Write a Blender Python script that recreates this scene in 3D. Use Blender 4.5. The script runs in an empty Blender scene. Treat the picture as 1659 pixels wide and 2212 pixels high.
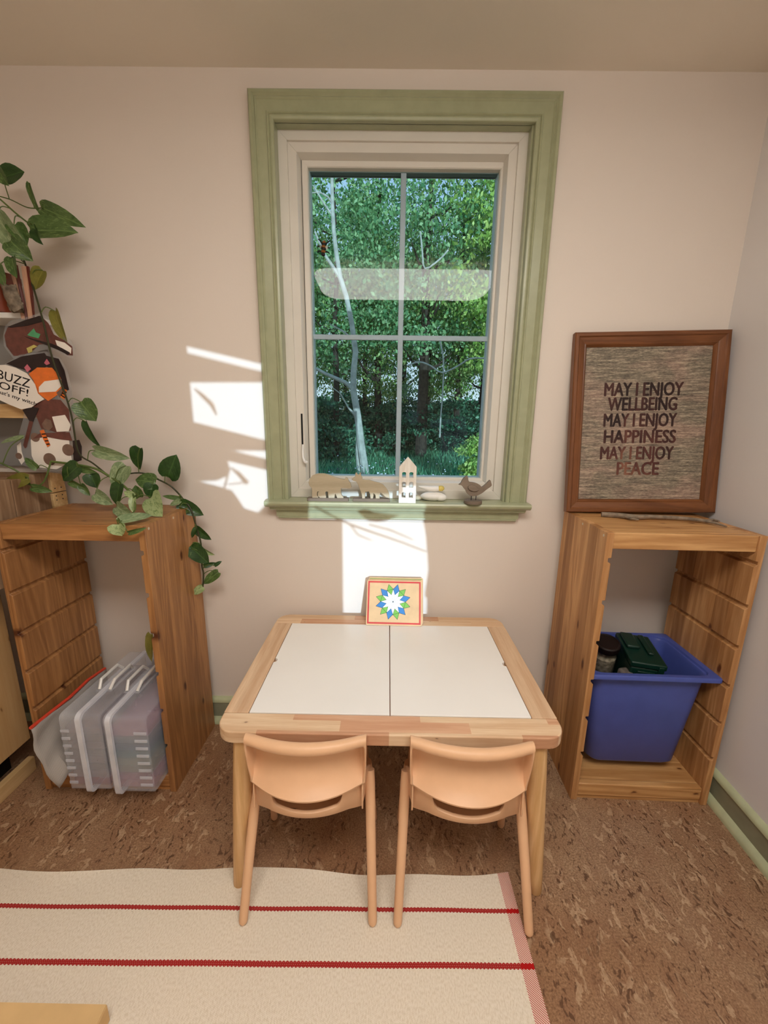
import bpy, bmesh, math, random
from mathutils import Vector, Matrix, Euler, noise as mnoise
import numpy as np
R = math.radians
scene = bpy.context.scene
COL = scene.collection
random.seed(7)

# ------------------------------------------------------------------ camera
cam_d = bpy.data.cameras.new('camera')
cam_d.sensor_fit = 'HORIZONTAL'; cam_d.sensor_width = 36.0
cam_d.lens = 856.70 / 1659 * 36.0
cam_d.clip_start = 0.02; cam_d.clip_end = 300
cam = bpy.data.objects.new('camera', cam_d); COL.objects.link(cam)
right = Vector((0.9998858, 0.00776871, 0.01296303))
up = Vector((-0.014337, 0.21634174, 0.97621243))
fwd = Vector((-0.00477947, 0.97628679, -0.21642841))
m = Matrix((right, up, -fwd)).transposed().to_4x4()
m.translation = Vector((0.00566, -1.39991, 1.18999))
cam.matrix_world = m
scene.camera = cam

# ------------------------------------------------------------------ sky, sun, exposure
scene.view_settings.view_transform = 'Standard'
scene.view_settings.look = 'None'
scene.view_settings.gamma = 1.0
scene.view_settings.use_curve_mapping = False
scene.view_settings.exposure = -0.13

world = bpy.data.worlds.new('sky'); scene.world = world; world.use_nodes = True
wt = world.node_tree; wt.nodes.clear()
wo = wt.nodes.new('ShaderNodeOutputWorld'); wb = wt.nodes.new('ShaderNodeBackground')
tc = wt.nodes.new('ShaderNodeTexCoord'); sp = wt.nodes.new('ShaderNodeSeparateXYZ')
rp = wt.nodes.new('ShaderNodeValToRGB')
rp.color_ramp.elements[0].position = 0.0; rp.color_ramp.elements[0].color = (0.72, 0.88, 0.98, 1)
rp.color_ramp.elements[1].position = 0.75; rp.color_ramp.elements[1].color = (0.20, 0.48, 0.90, 1)
wt.links.new(tc.outputs['Generated'], sp.inputs[0]); wt.links.new(sp.outputs['Z'], rp.inputs[0])
wt.links.new(rp.outputs[0], wb.inputs['Color']); wb.inputs['Strength'].default_value = 1.1
wt.links.new(wb.outputs[0], wo.inputs[0])

SUN_DIR = Vector((-0.25, 1.0, -0.10)).normalized()
sun_d = bpy.data.lights.new('sun', 'SUN'); sun_d.energy = 3.9; sun_d.angle = R(0.25); sun_d.color = (0.58, 0.80, 1.0)
sun = bpy.data.objects.new('sun', sun_d); COL.objects.link(sun)
sun.rotation_euler = SUN_DIR.to_track_quat('-Z', 'Y').to_euler(); sun.location = (2, -8, 6)
LAMP_STRENGTH = 16.0
LAMP_COLOR = (1.0, 0.95, 0.885)

# ------------------------------------------------------------------ colours and materials
def H(s):
    s = s.lstrip('#'); v = [int(s[i:i + 2], 16) / 255 for i in (0, 2, 4)]
    return tuple(c / 12.92 if c <= .04045 else ((c + .055) / 1.055) ** 2.4 for c in v) + (1.0,)

class NT:
    def __init__(s, name):
        s.m = bpy.data.materials.new(name); s.m.use_nodes = True
        s.t = s.m.node_tree; s.t.nodes.clear()
        s.out = s.n('ShaderNodeOutputMaterial'); s.b = s.n('ShaderNodeBsdfPrincipled')
        s.l(s.b.outputs[0], s.out.inputs[0])
    def n(s, t, **k):
        x = s.t.nodes.new(t)
        for a, b in k.items(): setattr(x, a, b)
        return x
    def l(s, a, b): s.t.links.new(a, b)
    def put(s, sock, v):
        if isinstance(v, bpy.types.NodeSocket): s.l(v, sock)
        else: sock.default_value = v
    def math(s, op, a, b=0.0, c=0.0, clamp=False):
        x = s.n('ShaderNodeMath', operation=op, use_clamp=clamp)
        s.put(x.inputs[0], a); s.put(x.inputs[1], b); s.put(x.inputs[2], c)
        return x.outputs[0]
    def vmath(s, op, a, b=(0, 0, 0)):
        x = s.n('ShaderNodeVectorMath', operation=op); s.put(x.inputs[0], a); s.put(x.inputs[1], b)
        return x.outputs[0]
    def mix(s, f, a, b, mode='MIX'):
        x = s.n('ShaderNodeMix', data_type='RGBA', blend_type=mode)
        s.put(x.inputs[0], f); s.put(x.inputs[6], a); s.put(x.inputs[7], b)
        return x.outputs[2]
    def ramp(s, f, stops, interp='LINEAR'):
        x = s.n('ShaderNodeValToRGB'); cr = x.color_ramp; cr.interpolation = interp
        while len(cr.elements) < len(stops): cr.elements.new(0.5)
        for e, (p, c) in zip(cr.elements, stops):
            e.position = p; e.color = c if isinstance(c, tuple) else (c, c, c, 1)
        s.put(x.inputs[0], f); return x.outputs[0]
    def noise(s, vec, scale, detail=3, rough=.5, dist=0.0, out=0):
        x = s.n('ShaderNodeTexNoise'); s.put(x.inputs['Vector'], vec)
        x.inputs['Scale'].default_value = scale; x.inputs['Detail'].default_value = detail
        x.inputs['Roughness'].default_value = rough; x.inputs['Distortion'].default_value = dist
        return x.outputs[out]
    def vor(s, vec, scale, out='Distance', rnd=1.0):
        x = s.n('ShaderNodeTexVoronoi'); s.put(x.inputs['Vector'], vec); x.inputs['Scale'].default_value = scale
        x.inputs['Randomness'].default_value = rnd
        return x.outputs[out]
    def obj(s): return s.n('ShaderNodeTexCoord').outputs['Object']
    def map(s, vec, scale=(1, 1, 1), loc=(0, 0, 0), rot=(0, 0, 0)):
        x = s.n('ShaderNodeMapping'); s.put(x.inputs['Vector'], vec)
        x.inputs['Scale'].default_value = scale; x.inputs['Location'].default_value = loc; x.inputs['Rotation'].default_value = rot
        return x.outputs[0]
    def sep(s, vec):
        x = s.n('ShaderNodeSeparateXYZ'); s.put(x.inputs[0], vec); return x.outputs
    def bump(s, h, strength=.3, dist=.002):
        x = s.n('ShaderNodeBump'); x.inputs['Strength'].default_value = strength; x.inputs['Distance'].default_value = dist
        s.put(x.inputs['Height'], h); s.l(x.outputs[0], s.b.inputs['Normal'])
    def set(s, col=None, rough=.5, spec=.5, **k):
        if col is not None: s.put(s.b.inputs['Base Color'], col)
        s.put(s.b.inputs['Roughness'], rough); s.b.inputs['Specular IOR Level'].default_value = spec
        for a, b in k.items(): s.put(s.b.inputs[a.replace('_', ' ')], b)
        return s

def plain(name, c, rough=.5, spec=.5, var=.06, scale=12, bump=0.0, bscale=200, **k):
    t = NT(name); o = t.obj(); c = H(c) if isinstance(c, str) else c
    f = t.noise(o, scale, 4)
    d = tuple(x * (1 - var * 2) for x in c[:3]) + (1,); e = tuple(min(1, x * (1 + var)) for x in c[:3]) + (1,)
    t.set(t.ramp(f, [(.3, d), (.7, e)]), rough, spec, **k)
    if bump: t.bump(t.noise(o, bscale, 3), bump, .001)
    return t.m

def wood(name, c1, c2, dark, axis='z', stave=None, knots=0.0, rough=.45, seed=0.0, ring=9.0, scale=9.0, spec=.35, stvar=.22, tint=None, block=None):
    t = NT(name); o = t.obj()
    along = {'x': (.07, 1, 1), 'y': (1, .07, 1), 'z': (1, 1, .07)}[axis]
    o = t.vmath('ADD', o, (seed, seed * 1.7, seed * .6))
    rnd = None
    if stave:
        w, ax = stave
        c = t.sep(o)['XYZ'.index(ax.upper())]
        idx = t.math('FLOOR', t.math('DIVIDE', c, w))
        if block:
            la = t.sep(o)['XYZ'.index(axis.upper())]
            jog = t.math('MULTIPLY', t.math('FRACT', t.math('MULTIPLY', idx, .377)), block)
            idx = t.math('ADD', idx, t.math('MULTIPLY', t.math('FLOOR', t.math('DIVIDE', t.math('ADD', la, jog), block)), 17.31))
        wn = t.n('ShaderNodeTexWhiteNoise', noise_dimensions='1D'); t.l(idx, wn.inputs['W']); rnd = wn.outputs['Value']
        sh = t.n('ShaderNodeCombineXYZ')
        for i in range(3): t.l(t.math('MULTIPLY', rnd, 7.3 + 3.1 * i), sh.inputs[i])
        og = t.vmath('ADD', o, sh.outputs[0])
    else: og = o
    v = t.map(og, scale=along)
    low = t.noise(v, scale, 3, .5, .6)
    rings = t.math('SINE', t.math('MULTIPLY', low, ring * 6.28))
    rings = t.math('ADD', t.math('MULTIPLY', rings, .5), .5)
    fine = t.noise(v, scale * 22, 3, .6)
    f = t.math('ADD', t.math('MULTIPLY', rings, .34), t.math('MULTIPLY', fine, .66))
    col = t.ramp(f, [(.2, H(c1)), (.55, t_mix(H(c1), H(c2), .55)), (.92, H(c2))])
    if rnd is not None:
        g = t.math('ADD', t.math('MULTIPLY', rnd, stvar * 2), 1 - stvar)
        gg = t.n('ShaderNodeCombineColor'); t.l(g, gg.inputs[0]); t.l(t.math('POWER', g, 1.25), gg.inputs[1]); t.l(t.math('POWER', g, 1.5), gg.inputs[2])
        col = t.mix(1.0, col, gg.outputs[0], 'MULTIPLY')
        if tint: col = t.mix(t.math('GREATER_THAN', t.math('FRACT', t.math('MULTIPLY', rnd, 7.0)), .55), col, t.mix(1.0, col, H(tint), 'MULTIPLY'))
    if knots > 0:
        sx, sy, sz = t.sep(t.vmath('ADD', o, t.vmath('MULTIPLY', t.noise(o, 25, 2, out=1), (.012, .012, .02))))
        kv = t.n('ShaderNodeCombineXYZ')
        al, ac = {'x': (sx, t.math('ADD', sy, sz)), 'y': (sy, t.math('ADD', sx, sz)), 'z': (sz, sy)}[axis]
        t.l(t.math('MULTIPLY', al, .42), kv.inputs[0]); t.l(ac, kv.inputs[1])
        vv = t.n('ShaderNodeTexVoronoi', voronoi_dimensions='2D'); t.l(kv.outputs[0], vv.inputs['Vector']); vv.inputs['Scale'].default_value = 10.5
        d = vv.outputs['Distance']; kc = t.sep(vv.outputs['Color'])[0]
        d = t.math('ADD', d, t.math('MULTIPLY', t.math('GREATER_THAN', kc, .62), .6)); d = t.math('ADD', d, t.math('MULTIPLY', kc, .03))
        k = t.ramp(d, [(knots * .6, 1.0), (knots * 1.25, 0.0)])
        halo = t.ramp(d, [(knots, .4), (knots * 2.3, 0.0)])
        col = t.mix(halo, col, H(c2)); col = t.mix(t.math('MULTIPLY', k, .9), col, H(dark))
    t.set(col, rough, spec); t.bump(f, .06, .001)
    return t.m
def t_mix(a, b, f): return tuple(x * (1 - f) + y * f for x, y in zip(a, b))

def wall_paint(name, c):
    t = NT(name); o = t.obj(); c = H(c)
    big = t.noise(o, 1.3, 3)
    col = t.mix(big, tuple(x * .96 for x in c[:3]) + (1,), tuple(min(1, x * 1.03) for x in c[:3]) + (1,))
    t.set(col, .62, .3)
    h = t.math('ADD', t.noise(o, 160, 2), t.math('MULTIPLY', t.noise(o, 6, 3), 1.4)); t.bump(h, .12, .0015)
    return t.m

MAT = {}
MAT['wall'] = wall_paint('warm cream wall paint', '#E3D7CB')
MAT['wall_r'] = wall_paint('wall paint with cool daylight tint', '#E4E0DE')  # cool daylight on the right wall is put into its paint colour
MAT['ceiling'] = wall_paint('cream ceiling paint', '#E8DECE')
MAT['sage'] = plain('sage green gloss paint', '#A4A785', .3, .5, .04, 30, .12, 90)
MAT['sage_l'] = plain('light sage gloss paint', '#BCC09A', .3, .5, .04, 30)
MAT['sage_g'] = plain('grey sage gloss paint', '#8F9078', .35, .5, .04, 30)
MAT['sash'] = plain('cream window vinyl', '#DCD6CA', .35, .4, .02, 8)
MAT['grey_vinyl'] = plain('lavender grey muntin', '#BDBBC8', .4, .4, .03)
MAT['dark_gap'] = plain('black crank slot', '#0B0B0D', .5, .3)
MAT['ext'] = plain('outer frame grey green', '#6C7C80', .5, .3, .05)
MAT['ext_l'] = plain('outer frame pale grey', '#B9C3CC', .4, .4, .03)
MAT['black'] = plain('black', '#141214', .45, .4)
MAT['white'] = plain('white plastic', '#E9E6E0', .35, .4, .02)
MAT['pine_a'] = wood('honey pine staves upright', '#C99866', '#9C6838', '#5A2A12', 'z', (.052, 'y'), .075, .45, 0.0, stvar=.27)
MAT['pine_ax'] = wood('honey pine lengthwise', '#CFA06A', '#A26E3C', '#5A2A12', 'x', (.07, 'y'), .05, .42, 0.35, stvar=.1)
MAT['pine_b'] = wood('reddish pine staves upright', '#AC7A4A', '#7E5230', '#4A1E0C', 'z', (.05, 'y'), .075, .42, 2.13, stvar=.27)
MAT['pine_bx'] = wood('reddish pine lengthwise', '#B6824E', '#865630', '#4A1E0C', 'x', (.09, 'y'), .045, .38, 1.37, stvar=.1)
MAT['table_x'] = wood('pale pine rail', '#E4C7A4', '#CBA27C', '#7A5A4A', 'x', (.034, 'y'), .03, .45, 5.2, 7, stvar=.085, tint='#EED8D2', block=.31)
MAT['table_y'] = wood('pale pine side rail', '#E4C6A4', '#CAA07C', '#7A5A4A', 'y', (.031, 'x'), .0, .45, 3.4, 7, stvar=.11, tint='#EED8D2')
MAT['table_leg'] = wood('pale pine leg', '#E4BC8A', '#C79A62', '#7A4A24', 'z', None, 0, .45, 1.1, 8)
MAT['whiteboard'] = plain('white laminate', '#EEEAE4', .28, .4, .012, 5)
MAT['chair'] = plain('peach plastic', '#E2B48C', .42, .35, .02, 20, .08, 700)
MAT['blue'] = plain('blue plastic', '#4A59A4', .38, .45, .05, 14, .05, 500)
MAT['mahogany_x'] = wood('red brown frame wood', '#80502E', '#583218', '#3A180A', 'x', None, 0, .35, 4.4, 6, 16)
MAT['mahogany_z'] = wood('red brown frame wood upright', '#80502E', '#583218', '#3A180A', 'z', None, 0, .35, 6.4, 6, 16)
MAT['ply'] = wood('pale birch ply', '#D9B98A', '#B98F5A', '#7A5530', 'z', None, .05, .5, 8.8, 3, 3)
MAT['ply_x'] = wood('pale pine rail board', '#DDBE8E', '#C09A66', '#7A5530', 'y', None, 0, .5, 7.1, 5, 6)
MAT['shelf_pine'] = wood('pale pine shelf', '#E0BE8A', '#BC9058', '#7A5530', 'x', None, 0, .5, 9.3, 6, 8)
MAT['grey_wood'] = wood('weathered brown planks', '#A98A6C', '#75573E', '#3B2A1D', 'z', (.05, 'y'), .0, .7, 11.2, 5, 7, .15)
MAT['fig_wood'] = wood('grey beige figurine wood', '#BFB298', '#A99B80', '#5F5240', 'x', None, 0, .6, 2.2, 2, 30, .2)
MAT['fig_wood2'] = wood('dark grey figurine wood', '#8F8070', '#77695B', '#4F4236', 'x', None, 0, .6, 5.2, 2, 34, .2)
MAT['stand_wood'] = wood('figurine base wood', '#857667', '#6E6153', '#4F4236', 'x', None, 0, .65, 3.2, 2, 30, .2)
MAT['white_wood'] = wood('whitewashed wood', '#F2EEE6', '#DAD0BE', '#8F8470', 'z', None, 0, .7, 1.9, 4, 50, .2)
MAT['card_wood'] = wood('pale card wood', '#EED2A6', '#DDB884', '#B98', 'x', None, 0, .5, 6.9, 4, 8) if False else plain('pale card wood', '#CFA97C', .5, .3, .05, 25)
MAT['red_print'] = plain('red print', '#C03A34', .45, .3)
MAT['green_print'] = plain('green print', '#74AE46', .45, .3)
MAT['blue_print'] = plain('blue print', '#3676B0', .45, .3)
MAT['white_print'] = plain('white print', '#F3F0F2', .45, .3, .01)
MAT['line_print'] = plain('dark line print', '#22362F', .5, .2)
MAT['metal'] = plain('pale screw metal', '#C9B79A', .35, .5)
MAT['paper'] = plain('cream paper', '#EFE6DA', .55, .3, .02)
MAT['brown_paper'] = plain('brown marker paper', '#6A3B31', .35, .5, .14, 60)
MAT['dark_paper'] = plain('dark brown marker paper', '#241413', .4, .5, .2, 70)
MAT['orange_paper'] = plain('orange marker paper', '#E8762C', .4, .4, .08, 50)
MAT['pink_paper'] = plain('pink marker paper', '#C86A78', .4, .4, .08, 50)
MAT['green_paper'] = plain('green marker paper', '#4F9E6B', .3, .5, .08, 50)
MAT['yellow_paper'] = plain('yellow marker paper', '#C9BC68', .4, .4, .08, 50)
MAT['taupe_paper'] = plain('taupe marker paper', '#7C6152', .4, .4, .1, 60)
MAT['ink'] = plain('black ink', '#1E1818', .5, .2)
MAT['grey_board'] = plain('grey painted board', '#8D8A86', .45, .4, .04, 6)
MAT['rust_pot'] = plain('rust red ceramic', '#7A351C', .3, .5, .12, 30)
MAT['cork_bark'] = plain('cork bark', '#857766', .9, .1, .3, 60, 1.0, 70)
MAT['soil'] = plain('potting soil', '#3A2A1E', .95, .1, .3, 90, .8, 200)
MAT['stick'] = plain('grey twig bark', '#8D7D6B', .8, .15, .2, 60, .6, 180)
MAT['pink_wood'] = wood('pinkish lath', '#D7A98C', '#A97458', '#5A2A1A', 'z', None, 0, .5, 4.0, 4, 14)
MAT['dark_red'] = plain('dark red lath', '#5E2418', .45, .4, .1)
MAT['shell'] = plain('white shell', '#F1EEE8', .35, .5, .04, 30)
MAT['shell_y'] = plain('yellow shell tip', '#DCC66A', .4, .4, .12, 60)
MAT['olive_leaf'] = plain('olive yellowing leaf', '#8A8440', .45, .4, .1, 40)
MAT['stem'] = plain('green stem', '#5A6B34', .5, .3, .12, 30)
MAT['stem_d'] = plain('dark stem', '#3A3A22', .5, .3, .12, 30)
MAT['green_case'] = plain('dark green plastic', '#0C2E24', .35, .5, .05)
MAT['lid_dark'] = plain('black brown lid', '#1D1210', .4, .45, .1)
MAT['beige_fill'] = plain('beige jar contents', '#C0AC96', .8, .2, .3, 90)
MAT['grey_item'] = plain('grey fabric bits', '#6E655F', .8, .2, .2, 60)
MAT['carton'] = plain('tan cardboard', '#DDB984', .7, .2, .05, 14)
MAT['bee_y'] = plain('amber bee fur', '#8E5E34', .8, .2, .15, 300)
MAT['wing'] = plain('bee wing', '#8C9488', .3, .5, .05)
MAT['lamp_body'] = plain('white lamp housing', '#E8E4DC', .4, .4)
MAT['brick'] = plain('red house wall', '#8C6E5A', .8, .2)
MAT['shade_roof'] = plain('roof shingle', '#55504C', .9, .1)
MAT['bark'] = plain('forest bark', '#4B4238', .9, .1, .25, 12, .8, 40)
MAT['bark_pale'] = plain('pale smooth bark', '#B9B5A6', .7, .2, .15, 8, .4, 30)
MAT['log'] = plain('dead log bark', '#7C746A', .9, .1, .25, 12, .6, 40)
MAT['blossom'] = plain('white blossom', '#F2F2F6', .6, .2)

def mat_clear(name, tint, fac, rough=.15, col=(.8, .82, .86, 1)):
    t = NT(name); tr = t.n('ShaderNodeBsdfTransparent'); tr.inputs[0].default_value = tint
    mx = t.n('ShaderNodeMixShader'); o = t.obj()
    f = t.ramp(t.noise(o, 14, 3), [(.3, fac * .85), (.7, min(1, fac * 1.15))])
    t.l(f, mx.inputs[0]); t.set(col, rough, .6)
    t.l(tr.outputs[0], mx.inputs[1]); t.l(t.b.outputs[0], mx.inputs[2]); t.l(mx.outputs[0], t.out.inputs[0])
    return t.m
MAT['clear'] = mat_clear('clear frosted plastic', (.97, .97, .98, 1), .24, .18, (.86, .88, .93, 1))
MAT['clear_rib'] = mat_clear('milky plastic rib', (.96, .96, .98, 1), .66, .2, (.88, .90, .97, 1))
MAT['clear_tab'] = mat_clear('pale plastic tab', (.96, .96, .98, 1), .38, .2, (.84, .86, .92, 1))
MAT['laminate'] = mat_clear('clear laminate film', (.95, .95, .95, 1), .14, .05, (.6, .6, .6, 1))
MAT['mesh_bag'] = mat_clear('grey mesh fabric', (.9, .9, .9, 1), .8, .6, (.36, .34, .32, 1))
def mat_glass(name, tint, boost=1.0):
    t = NT(name); tr = t.n('ShaderNodeBsdfTransparent'); tr.inputs[0].default_value = tint
    gl = t.n('ShaderNodeBsdfGlossy'); gl.inputs['Roughness'].default_value = 0.0
    fr = t.n('ShaderNodeFresnel'); fr.inputs[0].default_value = 1.5
    mx = t.n('ShaderNodeMixShader'); bf = t.n('ShaderNodeNewGeometry').outputs['Backfacing']; t.l(t.math('MULTIPLY', t.math('MULTIPLY', fr.outputs[0], boost, clamp=True), t.math('SUBTRACT', 1.0, bf)), mx.inputs[0])
    t.l(tr.outputs[0], mx.inputs[1]); t.l(gl.outputs[0], mx.inputs[2]); t.l(mx.outputs[0], t.out.inputs[0])
    t.t.nodes.remove(t.b); return t.m
MAT['glass'] = mat_glass('window glass', (.92, .98, .97, 1), .72)
MAT['jar_glass'] = mat_glass('jar glass', (.93, .95, .94, 1), 1.6)
def mat_emit(name, c, s):
    t = NT(name); e = t.n('ShaderNodeEmission'); e.inputs[0].default_value = c + (1,); e.inputs[1].default_value = s
    t.l(e.outputs[0], t.out.inputs[0]); t.t.nodes.remove(t.b); return t.m
MAT['lamp'] = mat_emit('fluorescent diffuser', LAMP_COLOR, LAMP_STRENGTH)

def mat_cork():
    t = NT('cork floor'); o = t.obj()
    w = t.vmath('MULTIPLY', t.noise(o, 14, 3, out=1), (.05, .05, .0))
    vs = t.map(t.vmath('ADD', o, w), scale=(1, .5, 1))
    base = t.ramp(t.noise(o, 230, 3, .7), [(.3, H('#775B44')), (.5, H('#9E7F62')), (.7, H('#BA9C7E'))])
    base = t.mix(t.math('MULTIPLY', t.ramp(t.noise(vs, 26, 4, .6), [(.42, 0.0), (.6, 1.0)]), .35), base, H('#8C6850'))
    tone = t.ramp(t.noise(o, 2.2, 2), [(.35, H('#E9D8CB')), (.65, H('#FFFFFF'))])
    base = t.mix(1.0, base, tone, 'MULTIPLY')
    patch = t.noise(vs, 11, 3, .6)
    pmask = t.ramp(patch, [(.44, 0.0), (.53, 1.0)])
    cn = t.noise(vs, 44, 4, .6, .6)
    chip = t.ramp(cn, [(.56, 0.0), (.59, 1.0)])
    chc = t.ramp(t.noise(o, 160, 2), [(.3, H('#B0906F')), (.7, H('#CBAE8E'))])
    col = t.mix(t.math('MULTIPLY', t.math('MULTIPLY', chip, pmask), .60), base, chc)
    edge = t.ramp(cn, [(.50, 0.0), (.535, 1.0), (.57, 0.0)])
    col = t.mix(t.math('MULTIPLY', t.math('MULTIPLY', edge, pmask), .26), col, H('#6A4730'))
    pit = t.ramp(t.noise(vs, 120, 2, .5, .5), [(.575, 0.0), (.615, 1.0)])
    pm = t.math('MULTIPLY', pit, t.ramp(t.noise(vs, 13, 3, .6), [(.44, 0.0), (.54, 1.0)]))
    col = t.mix(t.math('MULTIPLY', pm, .75), col, H('#4F3320'))
    t.set(col, .42, .4); t.bump(t.math('SUBTRACT', patch, pm), .08, .001)
    return t.m
MAT['cork'] = mat_cork()

def mat_rug():
    t = NT('woven cream rug'); o = t.obj(); s = t.sep(o)      # local x: distance from right edge (negative inwards), y: from back edge
    x, y = s[0], s[1]
    tri = t.math('PINGPONG', t.math('MULTIPLY', x, 1.0), .0042)
    zig = t.math('MULTIPLY', tri, .55)
    weave = t.noise(t.map(o, scale=(330, 170, 1)), 1, 2)
    col = t.ramp(weave, [(.3, H('#D8CBB6')), (.6, H('#EAE0D0'))])
    col = t.mix(t.math('MULTIPLY', t.noise(o, 3, 2), .25), col, H('#E2D0B4'))
    def stripe(y0, h):
        yy = t.math('ABSOLUTE', t.math('SUBTRACT', t.math('ADD', y, zig), y0))
        return t.math('LESS_THAN', yy, h)
    st = t.math('MAXIMUM', stripe(-.083, .0046), stripe(-.187, .0052))
    for k in range(2, 14): st = t.math('MAXIMUM', st, stripe(-.187 - .104 * (k - 1), .005))
    dots = t.math('GREATER_THAN', t.math('ADD', t.math('SINE', t.math('MULTIPLY', t.math('ADD', x, t.math('MULTIPLY', y, .6)), 1500)), t.math('SINE', t.math('MULTIPLY', t.math('SUBTRACT', x, t.math('MULTIPLY', y, .6)), 1500))), 1.35)
    red = t.mix(t.math('MULTIPLY', dots, .55), H('#A32424'), H('#D8B09A'))
    col = t.mix(st, col, red)
    border = t.math('GREATER_THAN', x, -.030)
    tw = t.math('GREATER_THAN', t.math('SINE', t.math('MULTIPLY', t.math('ADD', t.math('MULTIPLY', x, 1.0), t.math('MULTIPLY', y, 1.25)), 1180)), .05)
    bcol = t.mix(tw, H('#B4544C'), H('#E9DACA'))
    bcol = t.mix(st, bcol, H('#B01B1B'))
    col = t.mix(border, col, bcol)
    spk = t.math('LESS_THAN', t.vor(o, 34), .028)
    col = t.mix(t.math('MULTIPLY', spk, .6), col, H('#5B4632'))
    t.set(col, .95, .1)
    h = t.math('ADD', t.math('SINE', t.math('MULTIPLY', t.math('ADD', y, t.math('MULTIPLY', x, .4)), 2400)), t.math('SINE', t.math('MULTIPLY', x, 2100)))
    t.bump(t.math('ADD', h, t.math('MULTIPLY', weave, 3.0)), .14, .0012)
    return t.m
MAT['rug'] = mat_rug()

def mat_leaf(name, c, c2, var=0.0, rough=.38, vein=None):
    t = NT(name); uv = t.n('ShaderNodeTexCoord').outputs['UV']; o = t.obj()
    u, v, _ = t.sep(uv)
    f = t.noise(o, 45, 4, .6, .8)
    col = t.ramp(f, [(.35, H(c)), (.65, t_mix(H(c), H(c2), .35))])
    if var:
        pf = t.ramp(t.noise(t.map(uv, scale=(3.5, 1.6, 1)), 3.2, 4, .65, 1.0), [(.62 - var * .3, 0.0), (.70 - var * .2, 1.0)])
        col = t.mix(t.math('MULTIPLY', pf, .8), col, H(c2))
    mid = t.ramp(t.math('ABSOLUTE', t.math('SUBTRACT', u, .5)), [(.012, .55), (.035, 0.0)])
    col = t.mix(mid, col, H(vein or c2))
    t.set(col, rough, .45)
    t.bump(t.math('SINE', t.math('MULTIPLY', t.math('ADD', v, t.math('MULTIPLY', t.math('ABSOLUTE', t.math('SUBTRACT', u, .5)), .9)), 46)), .08, .001)
    tr = t.n('ShaderNodeBsdfTranslucent'); t.l(col, tr.inputs[0])
    mx = t.n('ShaderNodeMixShader'); mx.inputs[0].default_value = .18
    t.l(t.b.outputs[0], mx.inputs[1]); t.l(tr.outputs[0], mx.inputs[2]); t.l(mx.outputs[0], t.out.inputs[0])
    return t.m
MAT['leaf0'] = mat_leaf('dark pothos leaf', '#23401A', '#4F7338', 0, .3)
MAT['leaf1'] = mat_leaf('mid green pothos leaf', '#40592A', '#7C9656', .25, .36)
MAT['leaf2'] = mat_leaf('pale variegated pothos leaf', '#5C7A42', '#B4C48C', .9, .38)
MAT['leaf3'] = mat_leaf('olive pothos leaf', '#736F2C', '#9A9448', 0, .42)
MAT['leaf4'] = mat_leaf('grey green pothos leaf', '#6F8458', '#A7B58A', .4, .42)

def mat_tree(name, c, c2, c3):
    t = NT(name); g = t.n('ShaderNodeNewGeometry'); rnd = g.outputs['Random Per Island']
    col = t.ramp(rnd, [(0.0, H(c)), (.55, H(c2)), (1.0, H(c3))])
    t.set(col, .45, .4)
    tr = t.n('ShaderNodeBsdfTranslucent'); t.l(col, tr.inputs[0])
    mx = t.n('ShaderNodeMixShader'); mx.inputs[0].default_value = .3
    t.l(t.b.outputs[0], mx.inputs[1]); t.l(tr.outputs[0], mx.inputs[2]); t.l(mx.outputs[0], t.out.inputs[0])
    return t.m
MAT['foliage0'] = mat_tree('forest leaves', '#5C8C48', '#8DB55C', '#D8E894')
MAT['foliage1'] = mat_tree('yellow green leaves', '#74A446', '#B2CE62', '#E2EE90')
MAT['foliage2'] = mat_tree('blue green leaves', '#487C4C', '#7AA86A', '#BCDC9C')
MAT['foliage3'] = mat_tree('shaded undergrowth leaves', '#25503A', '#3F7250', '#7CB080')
MAT['grass'] = mat_tree('meadow blades', '#3C7C58', '#60A474', '#9CD096')
MAT['ground'] = plain('forest floor', '#4A5A3C', .95, .1, .3, 1.5)

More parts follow.
